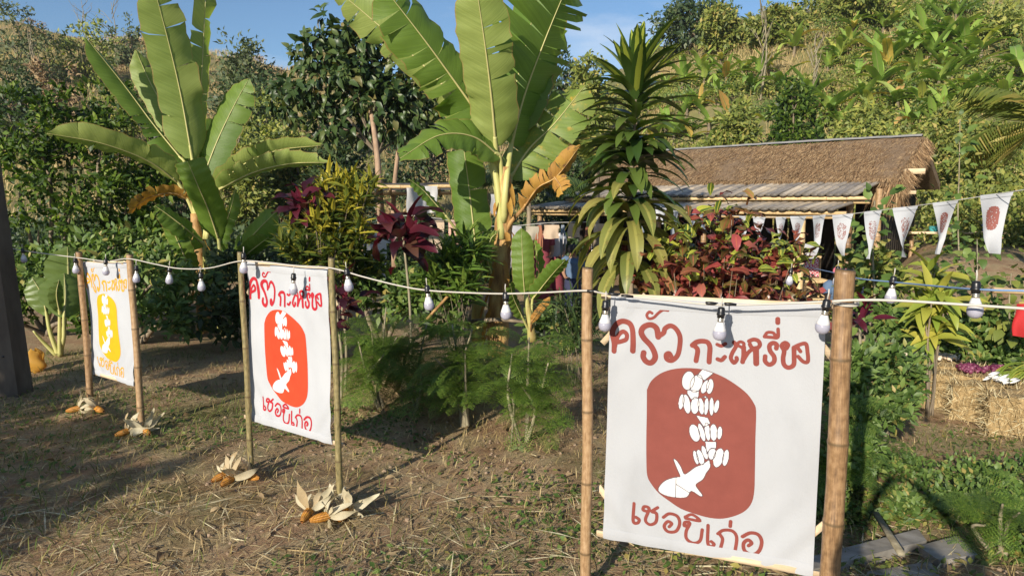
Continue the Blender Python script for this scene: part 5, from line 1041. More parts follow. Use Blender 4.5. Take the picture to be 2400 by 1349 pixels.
# ------------------------------------------------------------------ bunting
BP = [(1480, 470, 12.5), (1600, 497, 11.2), (1745, 507, 10), (1820, 509, 9.3), (1900, 506, 8.6), (1975, 503, 8.0), (2045, 495, 7.5), (2110, 487, 7.0), (2215, 473, 6.3), (2335, 455, 5.7), (2480, 432, 5.0)]
Bs = crspline([at(*p) for p in BP], 8); o = MB().tube(Bs, .004, 5).build('bunting_string', M_ROPE); tag(o, 'thin white string holding the row of white pennants', 'string')
plain('brown_print', (.26, .10, .085), .9, .1)
def bunt_at(px):
    best = min(range(len(Bs) - 1), key=lambda i: abs(1200 + FPX * Bs[i][0] / (Bs[i][1] * math.cos(TH) - (Bs[i][2] - CH) * math.sin(TH)) - px)); return Bs[best]
BL = ['far left pennant of the bunting, half hidden by croton leaves', 'narrow pennant above the croton, second of the bunting', 'pennant hanging edge-on against the dark hut, third of the bunting', 'pennant with faint print left of the hut post', 'pennant just right of the hut post', 'wide pennant with blunt tip right of the paper notice', 'narrow pennant left of the broad-leaved plant top', 'pennant with faint oval print beside the broad-leaved plant', 'large pennant with speckled brown oval, second from right edge', 'largest pennant with solid brown oval at the right edge']
FL = [(1744, 507, 560, 24, 0), (1779, 509, 560, 28, 10), (1825, 509, 585, 25, 20), (1868, 508, 582, 38, 5), (1919, 506, 592, 35, 15), (1976, 503, 599, 46, 0), (2044, 496, 606, 40, 15), (2117, 488, 605, 58, 8), (2215, 474, 595, 66, 8), (2333, 458, 597, 84, 5), (1530, 482, 520, 24, 10), (1548, 485, 522, 20, 30), (1508, 478, 515, 22, 10), (1590, 495, 540, 20, 40)]
BL += ['small faraway pennant left of the dracaena leaves on the eave', 'second small faraway pennant under the lean-to eave', 'tiny pennant at the far end of the bunting', 'faraway pennant between dracaena and croton']
for i, ((px, py0, py1, wp, yaw), lb) in enumerate(zip(FL, BL)):
    c = bunt_at(px); Y = c[1]; k = Y / FPX; H = (py1 - py0) * k; Wp = wp * k / max(.5, math.cos(R(yaw))) * 1.05; ro = empty('pennant', c, lb, 'pennant', 'white pennants of the bunting'); a = R(yaw); e = np.array([math.cos(a), math.sin(a), 0]); nn = np.array([-math.sin(a), math.cos(a), 0]); ph = i * 1.3
    if i > 3 and i < 10: e = norm(np.array([e[0], e[1], .10])); 
    def flag(u, v, off=0):
        q = 1 - v; wd = Wp * (q ** .92 * .97 + .03); tw = (.06 + .12 * v) * math.sin(2.5 * v + ph + u * 3) * Wp; cur = .16 * H * max(0, v - .72) * (1 if i % 2 else -1)
        return c + e * ((u - .5) * wd + cur * 1.3) + nn * (tw - off) + np.array([0, 0, -H * v])
    MB().grid(lambda u, v: flag(u, v), 8, 18).build('cloth', M_CLOTH, ro); MB().grid(lambda u, v: flag(u, v * .07 - .012, .008), 8, 2).build('hem', M_CLOTH, ro)
    if i < 10:
        cells = []; mb = MB(); solid = i == 9; n_ = 16
        for iu in range(n_):
            for iv in range(n_ * 2):
                x = (iu + .5) / n_ * 2 - 1; y = (iv + .5) / (n_ * 2) * 2 - 1
                if x * x + y ** 4 < 1 and rng.random() < (.93 if solid else .68 if i == 8 else .42 * (.6 + .6 * abs(x))):
                    for (du, dv) in [(0, 0)]:
                        u0 = .5 + (x - 1 / n_) * .17 / .62; u1 = u0 + 2 / n_ * .17 / .62; v0 = .40 + (y - .5 / n_) * .2; v1 = v0 + .2 / n_
                        mb.add([flag(u0, v0, .004), flag(u1, v0, .004), flag(u1, v1, .004), flag(u0, v1, .004)], [(0, 1, 2, 3)])
        q = mb.build('printed_oval', MATS['brown_print'], ro); q['kind'] = 'stuff'

# ------------------------------------------------------------------ drying line, cloths, canopy
plain('cream_cloth', (.58, .45, .33), .9, .1, 0, .15); plain('pink_cloth', (.66, .42, .33), .9, .1, 0, .15); plain('greyish_cloth', (.42, .38, .30), .9, .1, 0, .15); plain('lace_white', (.52, .52, .56), .9, .1, 0, .2); plain('brown_yarn', (.32, .13, .07), .9); plain('blue_grey_yarn', (.22, .25, .30), .9); plain('white_sheet', (.62, .62, .63), .9, .1, 0, .2)
DL = crspline([at(840, 530, 12.4), at(960, 505, 12.6), at(1150, 530, 13), at(1290, 522, 13.2), at(1400, 520, 13.5)], 8); tag(MB().tube(DL, .006, 5).build('clothes_line', M_ROPE), 'clothes line with dyed cloths behind the central banana plant', 'line')
def line_z(px):
    q = min(DL, key=lambda p: abs(1200 + FPX * p[0] / p[1] - px)); return q
def hang(name, lab, cat, px0, px1, py0, py1, Y, mt, wave=.03, group=None):
    a, b = at(px0, py0, Y), at(px1, py0, Y); H = (py1 - py0) * Y / FPX; ph = rng.random() * 6
    mb = MB(); mb.grid(lambda u, v: a + (b - a) * u + np.array([.01 * math.sin(7 * v), wave * math.sin(9 * u + ph) * v + .02 * math.sin(4 * u + 2 * v + ph), -H * v * (1 + .02 * math.sin(5 * u))]), 12, 10); o = mb.build(name, MATS[mt], None, a); tag(o, lab, cat, group); return o
GC = 'cloths drying on the line'
for a in [('cream dyed cloth square second from the right on the clothes line', 1275, 1310, 527, 559, 'cream_cloth'), ('cream dyed cloth at the right end of the clothes line', 1331, 1360, 523, 557, 'cream_cloth'), ('cream cloth partly behind the dracaena leaves', 1392, 1422, 524, 548, 'cream_cloth'), ('grey-brown cloth square right of the peeling banana stem', 1232, 1262, 530, 562, 'greyish_cloth'),
          ('long white lace cloth behind the peeling banana stem', 1183, 1222, 530, 625, 'lace_white'), ('pink-brown cloth behind the spiky shrub', 1050, 1078, 515, 600, 'pink_cloth'), ('peach cloth right of the dark red cordyline', 1005, 1040, 510, 585, 'cream_cloth'), ('white cloth left of the dark red cordyline', 878, 912, 524, 570, 'white_sheet'), ('pale pink strip seen just left of the peeling stem', 1124, 1136, 524, 560, 'pink_cloth')]:
    hang('drying_cloth', a[0], 'cloth', a[1], a[2], a[3], a[4], 12.9, a[5], .02, GC)
def yarn(lab, px, py0, py1, mt):
    ro = empty('yarn_hank', at(px, py0, 12.9), lab, 'yarn', 'hanks of dyed yarn on the line')
    for k in range(9):
        dx = rng.normal(0, .03); MB().tube([at(px, py0, 12.9) + [dx * .4, 0, 0], at(px, (py0 + py1) / 2, 12.9) + [dx * 1.2, rng.normal(0, .02), 0], at(px, py1, 12.9) + [dx * .8, 0, rng.normal(0, .04)]], .013, 5).build('strand', MATS[mt], ro)
yarn('rust brown hank of yarn beside the cream cloth', 1266, 528, 605, 'brown_yarn'); yarn('blue-grey hank of yarn between the cream cloths', 1319, 527, 595, 'blue_grey_yarn'); yarn('second rust hank of yarn near the dracaena', 1376, 530, 585, 'brown_yarn')
for px0, px1, py0, py1, lb in ((1500, 1511, 492, 545, 'narrow blue cloth strip hanging left of the dracaena stem'), (1574, 1584, 500, 560, 'narrow blue cloth strip between dracaena and croton'), (1618, 1632, 500, 550, 'blue cloth strip hanging above the croton bush'), (1640, 1654, 502, 540, 'second blue cloth strip above the croton bush')):
    hang('cloth_strip', lb, 'cloth', px0, px1, py0, py1, 11.6, 'blue_grey_yarn', .02, 'blue strips under the eave')
CAN = empty('canopy_frame', at(960, 640, 14.5), 'bamboo canopy frame with white sheeting behind the red cordyline', 'canopy'); cq = [at(845, 436, 14), at(1075, 434, 14), at(1075, 450, 16), at(850, 452, 16)]
mb = MB(); mb.grid(lambda u, v: cq[0] * (1 - u) * (1 - v) + cq[1] * u * (1 - v) + cq[2] * u * v + cq[3] * (1 - u) * v + np.array([0, 0, .05 - .03 * math.sin(math.pi * u * 3) * math.sin(math.pi * v)]), 14, 6); mb.build('sheet', MATS['white_sheet'], CAN)
for a, b in ((0, 1), (1, 2), (2, 3), (3, 0)): MB().bamboo(cq[a] + [0, 0, -.02], cq[b] + [0, 0, -.02], .04, .4).build('rail', M_BAMY, CAN)
for k in (.3, .55, .8): MB().bamboo(cq[0] + (cq[1] - cq[0]) * k + [0, 0, -.07], cq[3] + (cq[2] - cq[3]) * k + [0, 0, -.07], .03, .4).build('rafter', M_BAM, CAN)
for q in cq: MB().bamboo((q[0], q[1], tz(q[0], q[1]) - .1), q, .05, .4).build('post', M_BAM, CAN)
hang('white_curtain', 'white curtain hanging from the canopy front, wider left one', 'curtain', 953, 992, 440, 500, 13.9, 'white_sheet', .03); hang('white_curtain', 'white curtain hanging from the canopy front, right one', 'curtain', 990, 1024, 436, 497, 13.85, 'white_sheet', .05)
hang('white_curtain', 'white sheet behind the banana petioles', 'curtain', 1150, 1195, 455, 500, 14, 'white_sheet', .05); hang('white_curtain', 'white sheet low behind the yellow shrub', 'curtain', 850, 905, 560, 690, 12.2, 'white_sheet', .05)
plain('red_fabric', (.42, .018, .02), .8); plain('purple_plastic', (.22, .16, .55), .4, .5, 0, .3); plain('dark_red_cloth', (.25, .04, .05), .85)
hang('red_cloth', 'bright red cloth below the dark cordyline', 'cloth', 908, 930, 625, 660, 11.8, 'red_fabric'); hang('red_cloth', 'bright red cloth at the right edge behind the grey cable', 'cloth', 2384, 2440, 712, 790, 7.0, 'red_fabric', .06)
c = at(892, 620, 11.6); o = MB().lathe([(.01, .16), (.03, .12), (.07, .05), (.10, -.05), (.09, -.13), (.02, -.16)], c, 12).build('purple_bag', MATS['purple_plastic'], None, c); tag(o, 'purple plastic bag hanging left of the red cloth', 'bag')

# ------------------------------------------------------------------ people
plain('skin_tone', (.36, .20, .12), .55); plain('black_hair', (.012, .01, .009), .5); plain('pink_cap', (.80, .22, .28), .7); plain('navy_clothes', (.03, .035, .08), .9); plain('maroon_weave', (.26, .05, .07), .9); plain('white_shirt', (.55, .53, .55), .9); plain('denim', (.10, .16, .26), .9)
def person(label, base, joints, skirt, top, cap=None, s=1.0, skirt_mat='maroon_weave', top_mat='white_shirt', hairy=True):
    """one skinned body; joints: name -> local (x, y, z); child meshes: clothing, hair"""
    J = dict(pelvis=(0, 0, .95), spine=(0, 0, 1.15), chest=(0, 0, 1.35), neck=(0, 0, 1.48), head=(0, -.02, 1.58), crown=(0, -.01, 1.70), sl=(-.17, 0, 1.40), el=(-.22, -.02, 1.13), wl=(-.18, -.2, 1.02), hl=(-.15, -.28, 1.03), sr=(.17, 0, 1.40), er=(.22, -.02, 1.13), wr=(.18, -.2, 1.02), hr=(.15, -.28, 1.03),
             pl=(-.1, 0, .90), kl=(-.11, -.02, .50), al=(-.11, .02, .08), fl=(-.11, -.14, .03), pr=(.1, 0, .90), kr=(.11, -.02, .50), ar=(.11, .02, .08), fr=(.11, -.14, .03)); J.update(joints)
    rad = dict(pelvis=.15, spine=.125, chest=.15, neck=.055, head=.095, crown=.06, sl=.07, el=.045, wl=.032, hl=.035, sr=.07, er=.045, wr=.032, hr=.035, pl=.10, kl=.06, al=.04, fl=.035, pr=.10, kr=.06, ar=.04, fr=.035)
    names = list(J); idx = {k: i for i, k in enumerate(names)}; E = [('pelvis', 'spine'), ('spine', 'chest'), ('chest', 'neck'), ('neck', 'head'), ('head', 'crown'), ('chest', 'sl'), ('sl', 'el'), ('el', 'wl'), ('wl', 'hl'), ('chest', 'sr'), ('sr', 'er'), ('er', 'wr'), ('wr', 'hr'), ('pelvis', 'pl'), ('pl', 'kl'), ('kl', 'al'), ('al', 'fl'), ('pelvis', 'pr'), ('pr', 'kr'), ('kr', 'ar'), ('ar', 'fr')]
    V = [np.array(J[k]) * s for k in names]
    for side in ('l', 'r'):                                     # five fingers from each hand
        h = np.array(J['h' + side]); wv = np.array(J['w' + side]); d = norm(h - wv); sx = norm(np.cross(d, [0, 0, 1.]))
        for f, (o_, ln) in enumerate(((-.03, .055), (-.015, .075), (0, .08), (.015, .075), (.035, .045))): V += [(h + sx * o_ + d * .015) * s, (h + sx * o_ * 1.3 + d * (.02 + ln * .6)) * s, (h + sx * o_ * 1.3 + d * (.02 + ln) + np.array([0, 0, -.02])) * s]; b = len(V) - 3; E += [('h' + side, b), (b, b + 1), (b + 1, b + 2)]
    E = [(idx.get(a, a), idx.get(b, b)) for a, b in E]
    root = empty('person', base, label, 'person'); me = bpy.data.meshes.new('body'); me.from_pydata([tuple(v) for v in V], E, []); o = bpy.data.objects.new('body', me); col.objects.link(o); o.parent = root
    md = o.modifiers.new('skin', 'SKIN'); md.use_smooth_shade = True
    for i, sv in enumerate(me.skin_vertices[0].data): r = rad[names[i]] * s if i < len(names) else .009 * s; sv.radius = (r, r * (.78 if i < len(names) and names[i] in ('pelvis', 'spine', 'chest') else 1)); sv.use_root = i == 0
    sb = o.modifiers.new('sub', 'SUBSURF'); sb.levels = sb.render_levels = 1; me.materials.append(MATS['skin_tone'])
    bz = np.array(base, float); hd = np.array(J['head']) * s + bz
    def shell(pts, radii, nm, mt, flat=.8): MB().tube(crspline([np.array(p) * s + bz for p in pts], 4), list(np.interp(np.linspace(0, 1, 4 * (len(pts) - 1) + 1), np.linspace(0, 1, len(radii)), [q * s for q in radii])), 14, True, None, flat).build(nm, MATS[mt], root)
    p_, c_ = np.array(J['pelvis']), np.array(J['chest'])
    if top: shell([p_ + [0, 0, .02], (p_ + c_) / 2, c_, np.array(J['neck']) - [0, 0, .03]], [.175, .165, .19, .08], 'shirt', top_mat, 1.0)
    for side in ('l', 'r'): shell([np.array(J['s' + side]) - (np.array(J['s' + side]) - c_) * .3, J['s' + side], np.array(J['s' + side]) * .4 + np.array(J['e' + side]) * .6], [.09, .095, .075], 'sleeve', top_mat, 1.0)
    if skirt: shell(skirt, [.18, .21, .24], 'skirt', skirt_mat, 1.0)
    mb = MB(); mb.lathe([(.035, -.03), (.098, -.01), (.108, .05), (.095, .11), (.05, .145), (.005, .15)], hd + np.array([0, .018, .0]), 16)
    mb.build('hair', MATS['black_hair'], root)
    for sx in (-1, 1): MB().lathe([(.004, -.011), (.011, -.006), (.012, .004), (.004, .011)], hd + np.array([sx * .032, -.092, .012]), 8).build('eye', MATS['black_hair'], root)
    MB().tube([hd + [0, -.088, .02], hd + [0, -.108, -.02]], [.009, .016], 6).build('nose', MATS['skin_tone'], root); MB().tube([hd + [-.025, -.09, -.05], hd + [0, -.097, -.052], hd + [.025, -.09, -.05]], .007, 5).build('mouth', MATS['maroon_weave'], root)
    if cap: mb = MB(); mb.lathe([(.112, .03), (.118, .06), (.11, .11), (.07, .15), (.01, .165)], hd + np.array([0, .005, 0]), 18); mb.grid(lambda u, v: hd + np.array([(u - .5) * .2, -.09 - .11 * v * math.sin(math.pi * (.15 + .7 * u)), .035 - .03 * v]), 8, 4); mb.build('cap', MATS[cap], root)
    return root
def stand(px, Y): b = at(px, 700, Y); return np.array([b[0], Y, tz(b[0], Y)])
person('person in a maroon woven tunic standing behind the hanging yarn, left of a pair', stand(1268, 13.6), {}, [(0, 0, 1.0), (0, 0, .6), (0, 0, .2)], True, s=.97, top_mat='maroon_weave')
person('person in a white shirt with red woven shawl beside the cream cloth', stand(1297, 13.9), {}, [(0, 0, 1.0), (0, 0, .6), (0, 0, .2)], True, s=.95)
person('person in dark clothes crouching by the dracaena leaves', stand(1342, 13.4) - [0, 0, .25], {}, [(0, 0, 1.0), (0, 0, .6), (0, 0, .3)], True, s=.85, top_mat='denim', skirt_mat='navy_clothes')
SIT = dict(pelvis=(0, 0, .22), spine=(0, -.02, .42), chest=(0, -.04, .62), neck=(0, -.05, .75), head=(0, -.08, .85), crown=(0, -.07, .96), sl=(-.17, -.04, .67), el=(-.22, -.12, .42), wl=(-.14, -.3, .38), hl=(-.1, -.37, .37), sr=(.17, -.04, .67), er=(.22, -.12, .42), wr=(.14, -.3, .38), hr=(.1, -.37, .37), pl=(-.1, -.05, .2), kl=(-.18, -.42, .42), al=(-.15, -.5, .08), fl=(-.15, -.62, .04), pr=(.1, -.05, .2), kr=(.18, -.42, .42), ar=(.15, -.5, .08), fr=(.15, -.62, .04))
q = at(1964, 640, 12.2); person('person in a pink cap and blue shirt sitting beside the thick bamboo post', np.array([q[0], 12.2, q[2] - .88]), SIT, [(0, 0, .3), (0, -.2, .3), (0, -.42, .35)], True, 'pink_cap', top_mat='denim', skirt_mat='navy_clothes')
q = at(1996, 632, 12.6); person('dark-haired person sitting just behind the thick bamboo post', np.array([q[0], 12.6, q[2] - .88]), SIT, [(0, 0, .3), (0, -.2, .3), (0, -.42, .35)], True, top_mat='navy_clothes', skirt_mat='navy_clothes')
# the photographer, whose shadow falls on the weeds at lower right
person('person standing at the viewpoint with both arms raised', np.array([-.02, -.42, 0]), dict(sl=(-.19, 0, 1.46), el=(-.36, .1, 1.66), wl=(-.16, .26, 1.92), hl=(-.08, .30, 1.98), sr=(.19, 0, 1.46), er=(.36, .1, 1.66), wr=(.16, .26, 1.92), hr=(.08, .30, 1.98)), None, True, s=1.07, top_mat='navy_clothes')
# ------------------------------------------------------------------ pole, slabs, bales and produce
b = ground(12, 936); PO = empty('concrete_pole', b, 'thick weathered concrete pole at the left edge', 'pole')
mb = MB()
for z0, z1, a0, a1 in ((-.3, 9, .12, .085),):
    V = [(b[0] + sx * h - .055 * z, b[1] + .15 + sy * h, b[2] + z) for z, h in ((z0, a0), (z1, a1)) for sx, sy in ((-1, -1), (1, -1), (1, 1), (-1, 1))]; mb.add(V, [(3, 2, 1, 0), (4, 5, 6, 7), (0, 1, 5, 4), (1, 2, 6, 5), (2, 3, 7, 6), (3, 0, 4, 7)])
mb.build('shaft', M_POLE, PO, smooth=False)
for k in range(4): MB().lathe([(.012, 0), (.012, .012), (.002, .014)], (0, 0, 0), 8)
for k in range(7): z = b[2] + .45 + .5 * k; h = .12 - (.035) * (.75 + .5 * k) / 9.3; MB().tube([(b[0] + .02 - .055 * (z - b[2]), b[1] + .15 - h - .004, z), (b[0] + .02 - .055 * (z - b[2]), b[1] + .15 - h + .02, z)], .013, 8).build('bolt_hole', M_TAPE, PO)
plain('yellow_plastic', (.72, .42, .08), .45, .4, 0, .45)
c = ground(82, 872); mb = MB(); mb.grid(lambda u, v: c + np.array([(.13 * math.sin(math.pi * (.12 + .8 * v)) + .02 * math.sin(9 * v + 5 * u)) * math.cos(6.283 * u) * (1 + .1 * math.sin(19 * u + 6 * v)), .1 * math.sin(math.pi * (.12 + .8 * v)) * math.sin(6.283 * u) * (1 + .12 * math.sin(13 * u)), .28 * v + .02 * math.sin(12 * u)]), 28, 10)
tag(mb.build('yellow_bag', MATS['yellow_plastic'], None, c), 'crumpled yellow plastic bag leaning at the concrete pole', 'bag')
def slab(label, pxs, th, mat=M_CONC, name='concrete_slab'):
    P = [ground(*p) for p in pxs]; n = len(P); V = [p + [0, 0, -.03] for p in P] + [p + [0, 0, th] for p in P]; mb = MB(); mb.add(V, [tuple(range(n - 1, -1, -1)), tuple(range(n, 2 * n))] + [(i, (i + 1) % n, n + (i + 1) % n, n + i) for i in range(n)]); tag(mb.build(name, mat, None, P[0], False), label, 'slab', None)
slab('long pale concrete kerb behind the foot of the thick post', [(1900, 1330), (2150, 1262), (2170, 1290), (1900, 1362)], .07); slab('broken concrete block lying right of the kerb', [(2150, 1300), (2240, 1275), (2290, 1320), (2200, 1335)], .06); slab('flat concrete slab at the bottom edge right of the thick post', [(2030, 1350), (2180, 1325), (2210, 1375), (2040, 1390)], .03)
q0, q1 = ground(2050, 1235), ground(2110, 1345); tag(MB().bar(q0 + [0, 0, .10], q1 + [0, 0, .12], .035, .02).build('grey_plank', M_PALE), 'grey weathered plank lying across the kerb', 'plank')
def bale(label, px, py, yaw, L=.8, Hh=.42, D_=.42):
    c = ground(px, py); ro = empty('straw_bale', c, label, 'straw bale', 'straw bales along the path'); rt = Matrix.Rotation(yaw, 3, 'Z'); mb = MB(); k = 10
    def face(o, a, b_):
        mb.grid(lambda u, v: c + np.array(rt @ Vector(o + (u - .5) * a + (v - .5) * b_)) + np.array([0, 0, .03]) * math.sin(math.pi * u) + rng.normal(0, .012, 3), k, k)
    ex, ey, ez = np.array([L, 0, 0]), np.array([0, D_, 0]), np.array([0, 0, Hh]); mid = np.array([0, 0, Hh / 2])
    for o, a, b_ in ((mid - ey / 2, ex, ez), (mid + ey / 2, -ex, ez), (mid + ex / 2, ey, ez), (mid - ex / 2, -ey, ez), (mid + ez / 2, ex, ey)): face(o, a, b_)
    mb.build('bale_core', M_STRAWB, ro); n = 3200; Q = rng.uniform(-.5, .5, (n, 3)) * np.array([L, D_, Hh]); f = rng.integers(0, 3, n)
    f = np.where((f == 1) & (rng.random(n) < .75), 0, f); Q[f == 0, 1] = -D_ / 2 - .005; Q[f == 1, 2] = Hh / 2 + .005; Q[f == 2, 0] = np.where(rng.random((f == 2).sum()) < .5, -L / 2, L / 2); Q[:, 2] += Hh / 2
    R3 = np.array(rt); Q = Q @ R3.T + c; D = rng.normal(0, 1, (n, 3)) * np.array([.8, .5, 1.2]); joined('loose_straw', [QUAD(1, .05, .1)], orient_many(Q, D, rng.normal(size=(n, 3)) + np.array([0, -1.2, .6]), rng.uniform(.05, .15, n)), np.zeros(n, int), M_STRAW, ro)
    return c
YW = -.5
bc = []
for i, (px, py, lb) in enumerate(((2185, 925, 'straw bale at the far end of the row beside the path'), (2265, 955, 'second straw bale from the far end, with shallots on top'), (2345, 985, 'straw bale under the bundle of spring onions'), (2440, 1020, 'nearest straw bale cut by the right edge'))): bc.append(bale(lb, px, py, YW, .88, .35))
M_SHAL = surf('shallot_skin', [(.3, (.09, .012, .04)), (.6, (.17, .03, .075)), (.8, (.32, .13, .2))], 20, .4, .1, objvar=.4); M_GARL = surf('garlic_skin', [(.3, (.58, .46, .32)), (.7, (.75, .66, .52))], 20, .6, .1, objvar=.4)
def bulbs(label, name, c, n, spread, r, mat, cat, rows=2):
    ro = empty(name, c, label, cat); me = MB().lathe([(.1, -.9), (.75, -.55), (1, 0), (.75, .55), (.28, .95), (.12, 1.5)], (0, 0, 0), 9).mesh('bulb', mat)
    for i in range(n):
        q = rng.uniform(-1, 1, 2); p = c + np.array([q[0] * spread[0], q[1] * spread[1], r + (1 - q @ q * .5) * r * rng.uniform(0, rows)]); obj('bulb', me, ro, orient(p, rand_dir(1)[0], rand_dir(1)[0], r * rng.uniform(.8, 1.15)))
tp = lambda i, dx=0, dy=0: bc[i] + np.array([dx, dy, .385])
bulbs('heap of purple shallots on the straw bales', 'shallot_heap', tp(1, .0, .0), 60, (.10, .1), .026, M_SHAL, 'shallots'); bulbs('second heap of purple shallots beside the first', 'shallot_heap', tp(1, .26, -.08), 60, (.12, .1), .026, M_SHAL, 'shallots'); bulbs('scattered pale garlic bulbs on the first bale', 'garlic_heap', tp(0, .0, .1), 50, (.26, .14), .028, M_GARL, 'garlic', 1)
GH = ground(2160, 855); bulbs('garlic and dry husks spread on the bank above the bales', 'garlic_heap', GH + [0, 0, .02], 110, (.7, .3), .03, M_GARL, 'garlic', 1)
ro = empty('spring_onion_bundle', tp(2, .12, .05), 'bundle of spring onions with white bulbs at the right edge', 'onions')
for i in range(34):
    a = tp(2, -.12 + rng.normal(0, .03), -.06 + rng.normal(0, .07)) + [0, 0, .02 + rng.random() * .06]; e = a + np.array([.42 + rng.normal(0, .05), .10 + rng.normal(0, .06), .04 + rng.normal(0, .05)]); o = MB().tube(crspline([a + (e - a) * .22, (a + e) / 2 + [0, 0, .05], e], 3), [.008, .009, .008, .007, .006, .005, .003], 5).build('green_stalk', M_LIME, ro); MB().tube([a, a + (e - a) * .1, a + (e - a) * .23], [.004, .014, .008], 6).build('white_root', MATS['white_ceramic'], o)

# ------------------------------------------------------------------ string lights
CA = [(-120, 545, 8.2), (0, 575, 7.7), (60, 588, 7.4), (185, 604, 6.7), (250, 612, 6.4), (300, 606, 6.1), (360, 618, 5.95), (420, 629, 5.75), (490, 628, 5.5), (560, 612, 5.14), (620, 614, 5.0), (690, 622, 4.85), (776, 628, 4.6), (850, 648, 4.45), (930, 668, 4.3), (1000, 680, 4.15), (1100, 686, 3.95), (1185, 688, 3.75), (1280, 685, 3.6), (1375, 681, 3.38), (1430, 690, 3.36), (1560, 703, 3.25), (1690, 714, 3.12), (1850, 710, 3.02), (1940, 706, 2.95)]
tag(MB().tube(crspline([at(*p) for p in CA], 6), .0048, 6).build('light_cable', M_CABLE), 'grey electric cable running along the tops of the three banners', 'cable')
CB2 = [(1950, 706, 2.93), (2005, 703, 2.9), (2100, 704, 2.85), (2250, 713, 2.75), (2420, 724, 2.6)]; tag(MB().tube(crspline([at(*p) for p in CB2], 6), .0058, 6).build('light_cable', M_CABLE), 'thicker grey cable running from the thick post to the right edge', 'cable')
CB3 = [(1890, 625, 8), (1960, 640, 5.5), (2010, 652, 4.3), (2095, 661, 3.8), (2200, 671, 3.2), (2290, 678, 2.8), (2420, 682, 2.6)]; tag(MB().tube(crspline([at(*p) for p in CB3], 6), .0045, 6).build('blue_cord', M_BLUE), 'thin blue cord with two bulbs crossing behind the thick post', 'cord')
tag(MB().bamboo(at(2325, 680, 5), at(2460, 684, 5), .022, .3).build('bamboo_rail', M_BAMY), 'short pale bamboo rail at the right edge beside the blue cord', 'rail')
p = at(1982, 711, 3.0); mb = MB()
for k in range(2): mb.tube([(p[0] + .05 * math.cos(a), p[1] + .05 * math.sin(a), p[2] + .008 * k + .004 * math.sin(a)) for a in np.linspace(0, 6.4, 22)], .004, 5)
tag(mb.build('cable_loop', M_CABLE), 'cable wound around the thick bamboo post', 'cable')
def bulb_parts():
    z = 0; return [('hanging_wire', MB().tube([(0, 0, .03), (.002, 0, .012), (0, 0, -.015)], .003, 5).mesh('hanging_wire', M_CABLE)), ('socket', MB().lathe([(.006, -.012), (.013, -.014), (.016, -.022), (.0165, -.038), (.019, -.041), (.019, -.047), (.016, -.05), (.016, -.06), (.010, -.061)], n=16).mesh('socket', M_SOCK)),
        ('screw_collar', MB().lathe([(.010, -.058), (.0135, -.06), (.0135, -.066), (.0125, -.068), (.0135, -.07), (.0135, -.078), (.010, -.079)], n=16).mesh('screw_collar', M_METAL)), ('bulb_body', MB().lathe([(.012, -.077), (.0145, -.08), (.018, -.09), (.0245, -.108), (.0275, -.117), (.026, -.118)], n=20).mesh('bulb_body', M_BULBW)),
        ('bulb_globe', MB().lathe([(.0268, -.1165), (.0288, -.124), (.0292, -.132), (.0275, -.141), (.0235, -.149), (.017, -.155), (.009, -.158), (.001, -.159)], n=20).mesh('bulb_globe', M_GLOBE))]
BPt = bulb_parts()
BU = [(55, 611, 7.35, 'bulb between the concrete pole and the taro leaf'), (178, 636, 6.72, 'bulb half hidden behind the left post of the yellow banner'), (250, 640, 6.33, 'bulb in front of the yellow banner lettering'), (322, 657, 6.0, 'bulb just right of the yellow banner'), (400, 660, 5.85, 'bulb second to the right of the yellow banner'), (472, 676, 5.55, 'bulb hanging in front of the left banana stem'), (573, 634, 5.08, 'bulb at the left post of the orange banner'), (690, 684, 4.78, 'bulb in front of the orange banner lettering'), (813, 676, 4.5, 'bulb just right of the orange banner'), (1001, 719, 4.15, 'bulb below the dark red cordyline'), (1185, 740, 3.75, 'bulb in front of the peeling banana stem'),
      (1419, 766, 3.34, 'bulb at the top left corner of the large banner'), (1689, 786, 3.10, 'bulb hanging over the large banner lettering'), (1936, 772, 2.93, 'bulb at the top right corner of the large banner'), (2092, 702, 3.8, 'bulb on the blue cord nearest the thick post'), (2282, 733, 2.8, 'bulb on the blue cord near the right edge'), (1853, 664, 6.0, 'small faraway bulb right of the croton bush'), (1962, 664, 5.2, 'bulb behind the thick post below the pink cap'), (1386, 600, 9, 'small bulb below the drying cloths'), (1612, 560, 9, 'tiny faraway bulb under the hut eave')]
for px, py, Y, lb in BU:
    c = at(px, py, Y); ro = empty('light_bulb', c + np.array([0, 0, .142]), lb, 'light bulb', 'bulbs on the light string'); ro.scale = (1.03, 1.03, 1.03); ro.rotation_euler = (rng.normal(0, .06), rng.normal(0, .06), rng.random() * 6)
    for nm, me in BPt: o = bpy.data.objects.new(nm, me); col.objects.link(o); o.parent = ro
for i, (px, py, Y) in enumerate([(1440, 690, 3.35), (1470, 694, 3.32), (1668, 711, 3.135), (1712, 713, 3.10), (1390, 683, 3.37)]):
    a, b2 = at(px - 14, py - 2, Y - .004), at(px + 14, py + 1, Y - .004); tag(MB().tube([a, (a + b2) / 2, b2], [.006, .008, .006], 7).build('tape_wrap', M_TAPE), ['black tape wrap near the left corner of the large banner', 'second black tape wrap from the left on the large banner', 'black tape left of the middle bulb of the large banner', 'black tape right of the middle bulb of the large banner', 'black tape at the left post of the large banner'][i], 'tape')

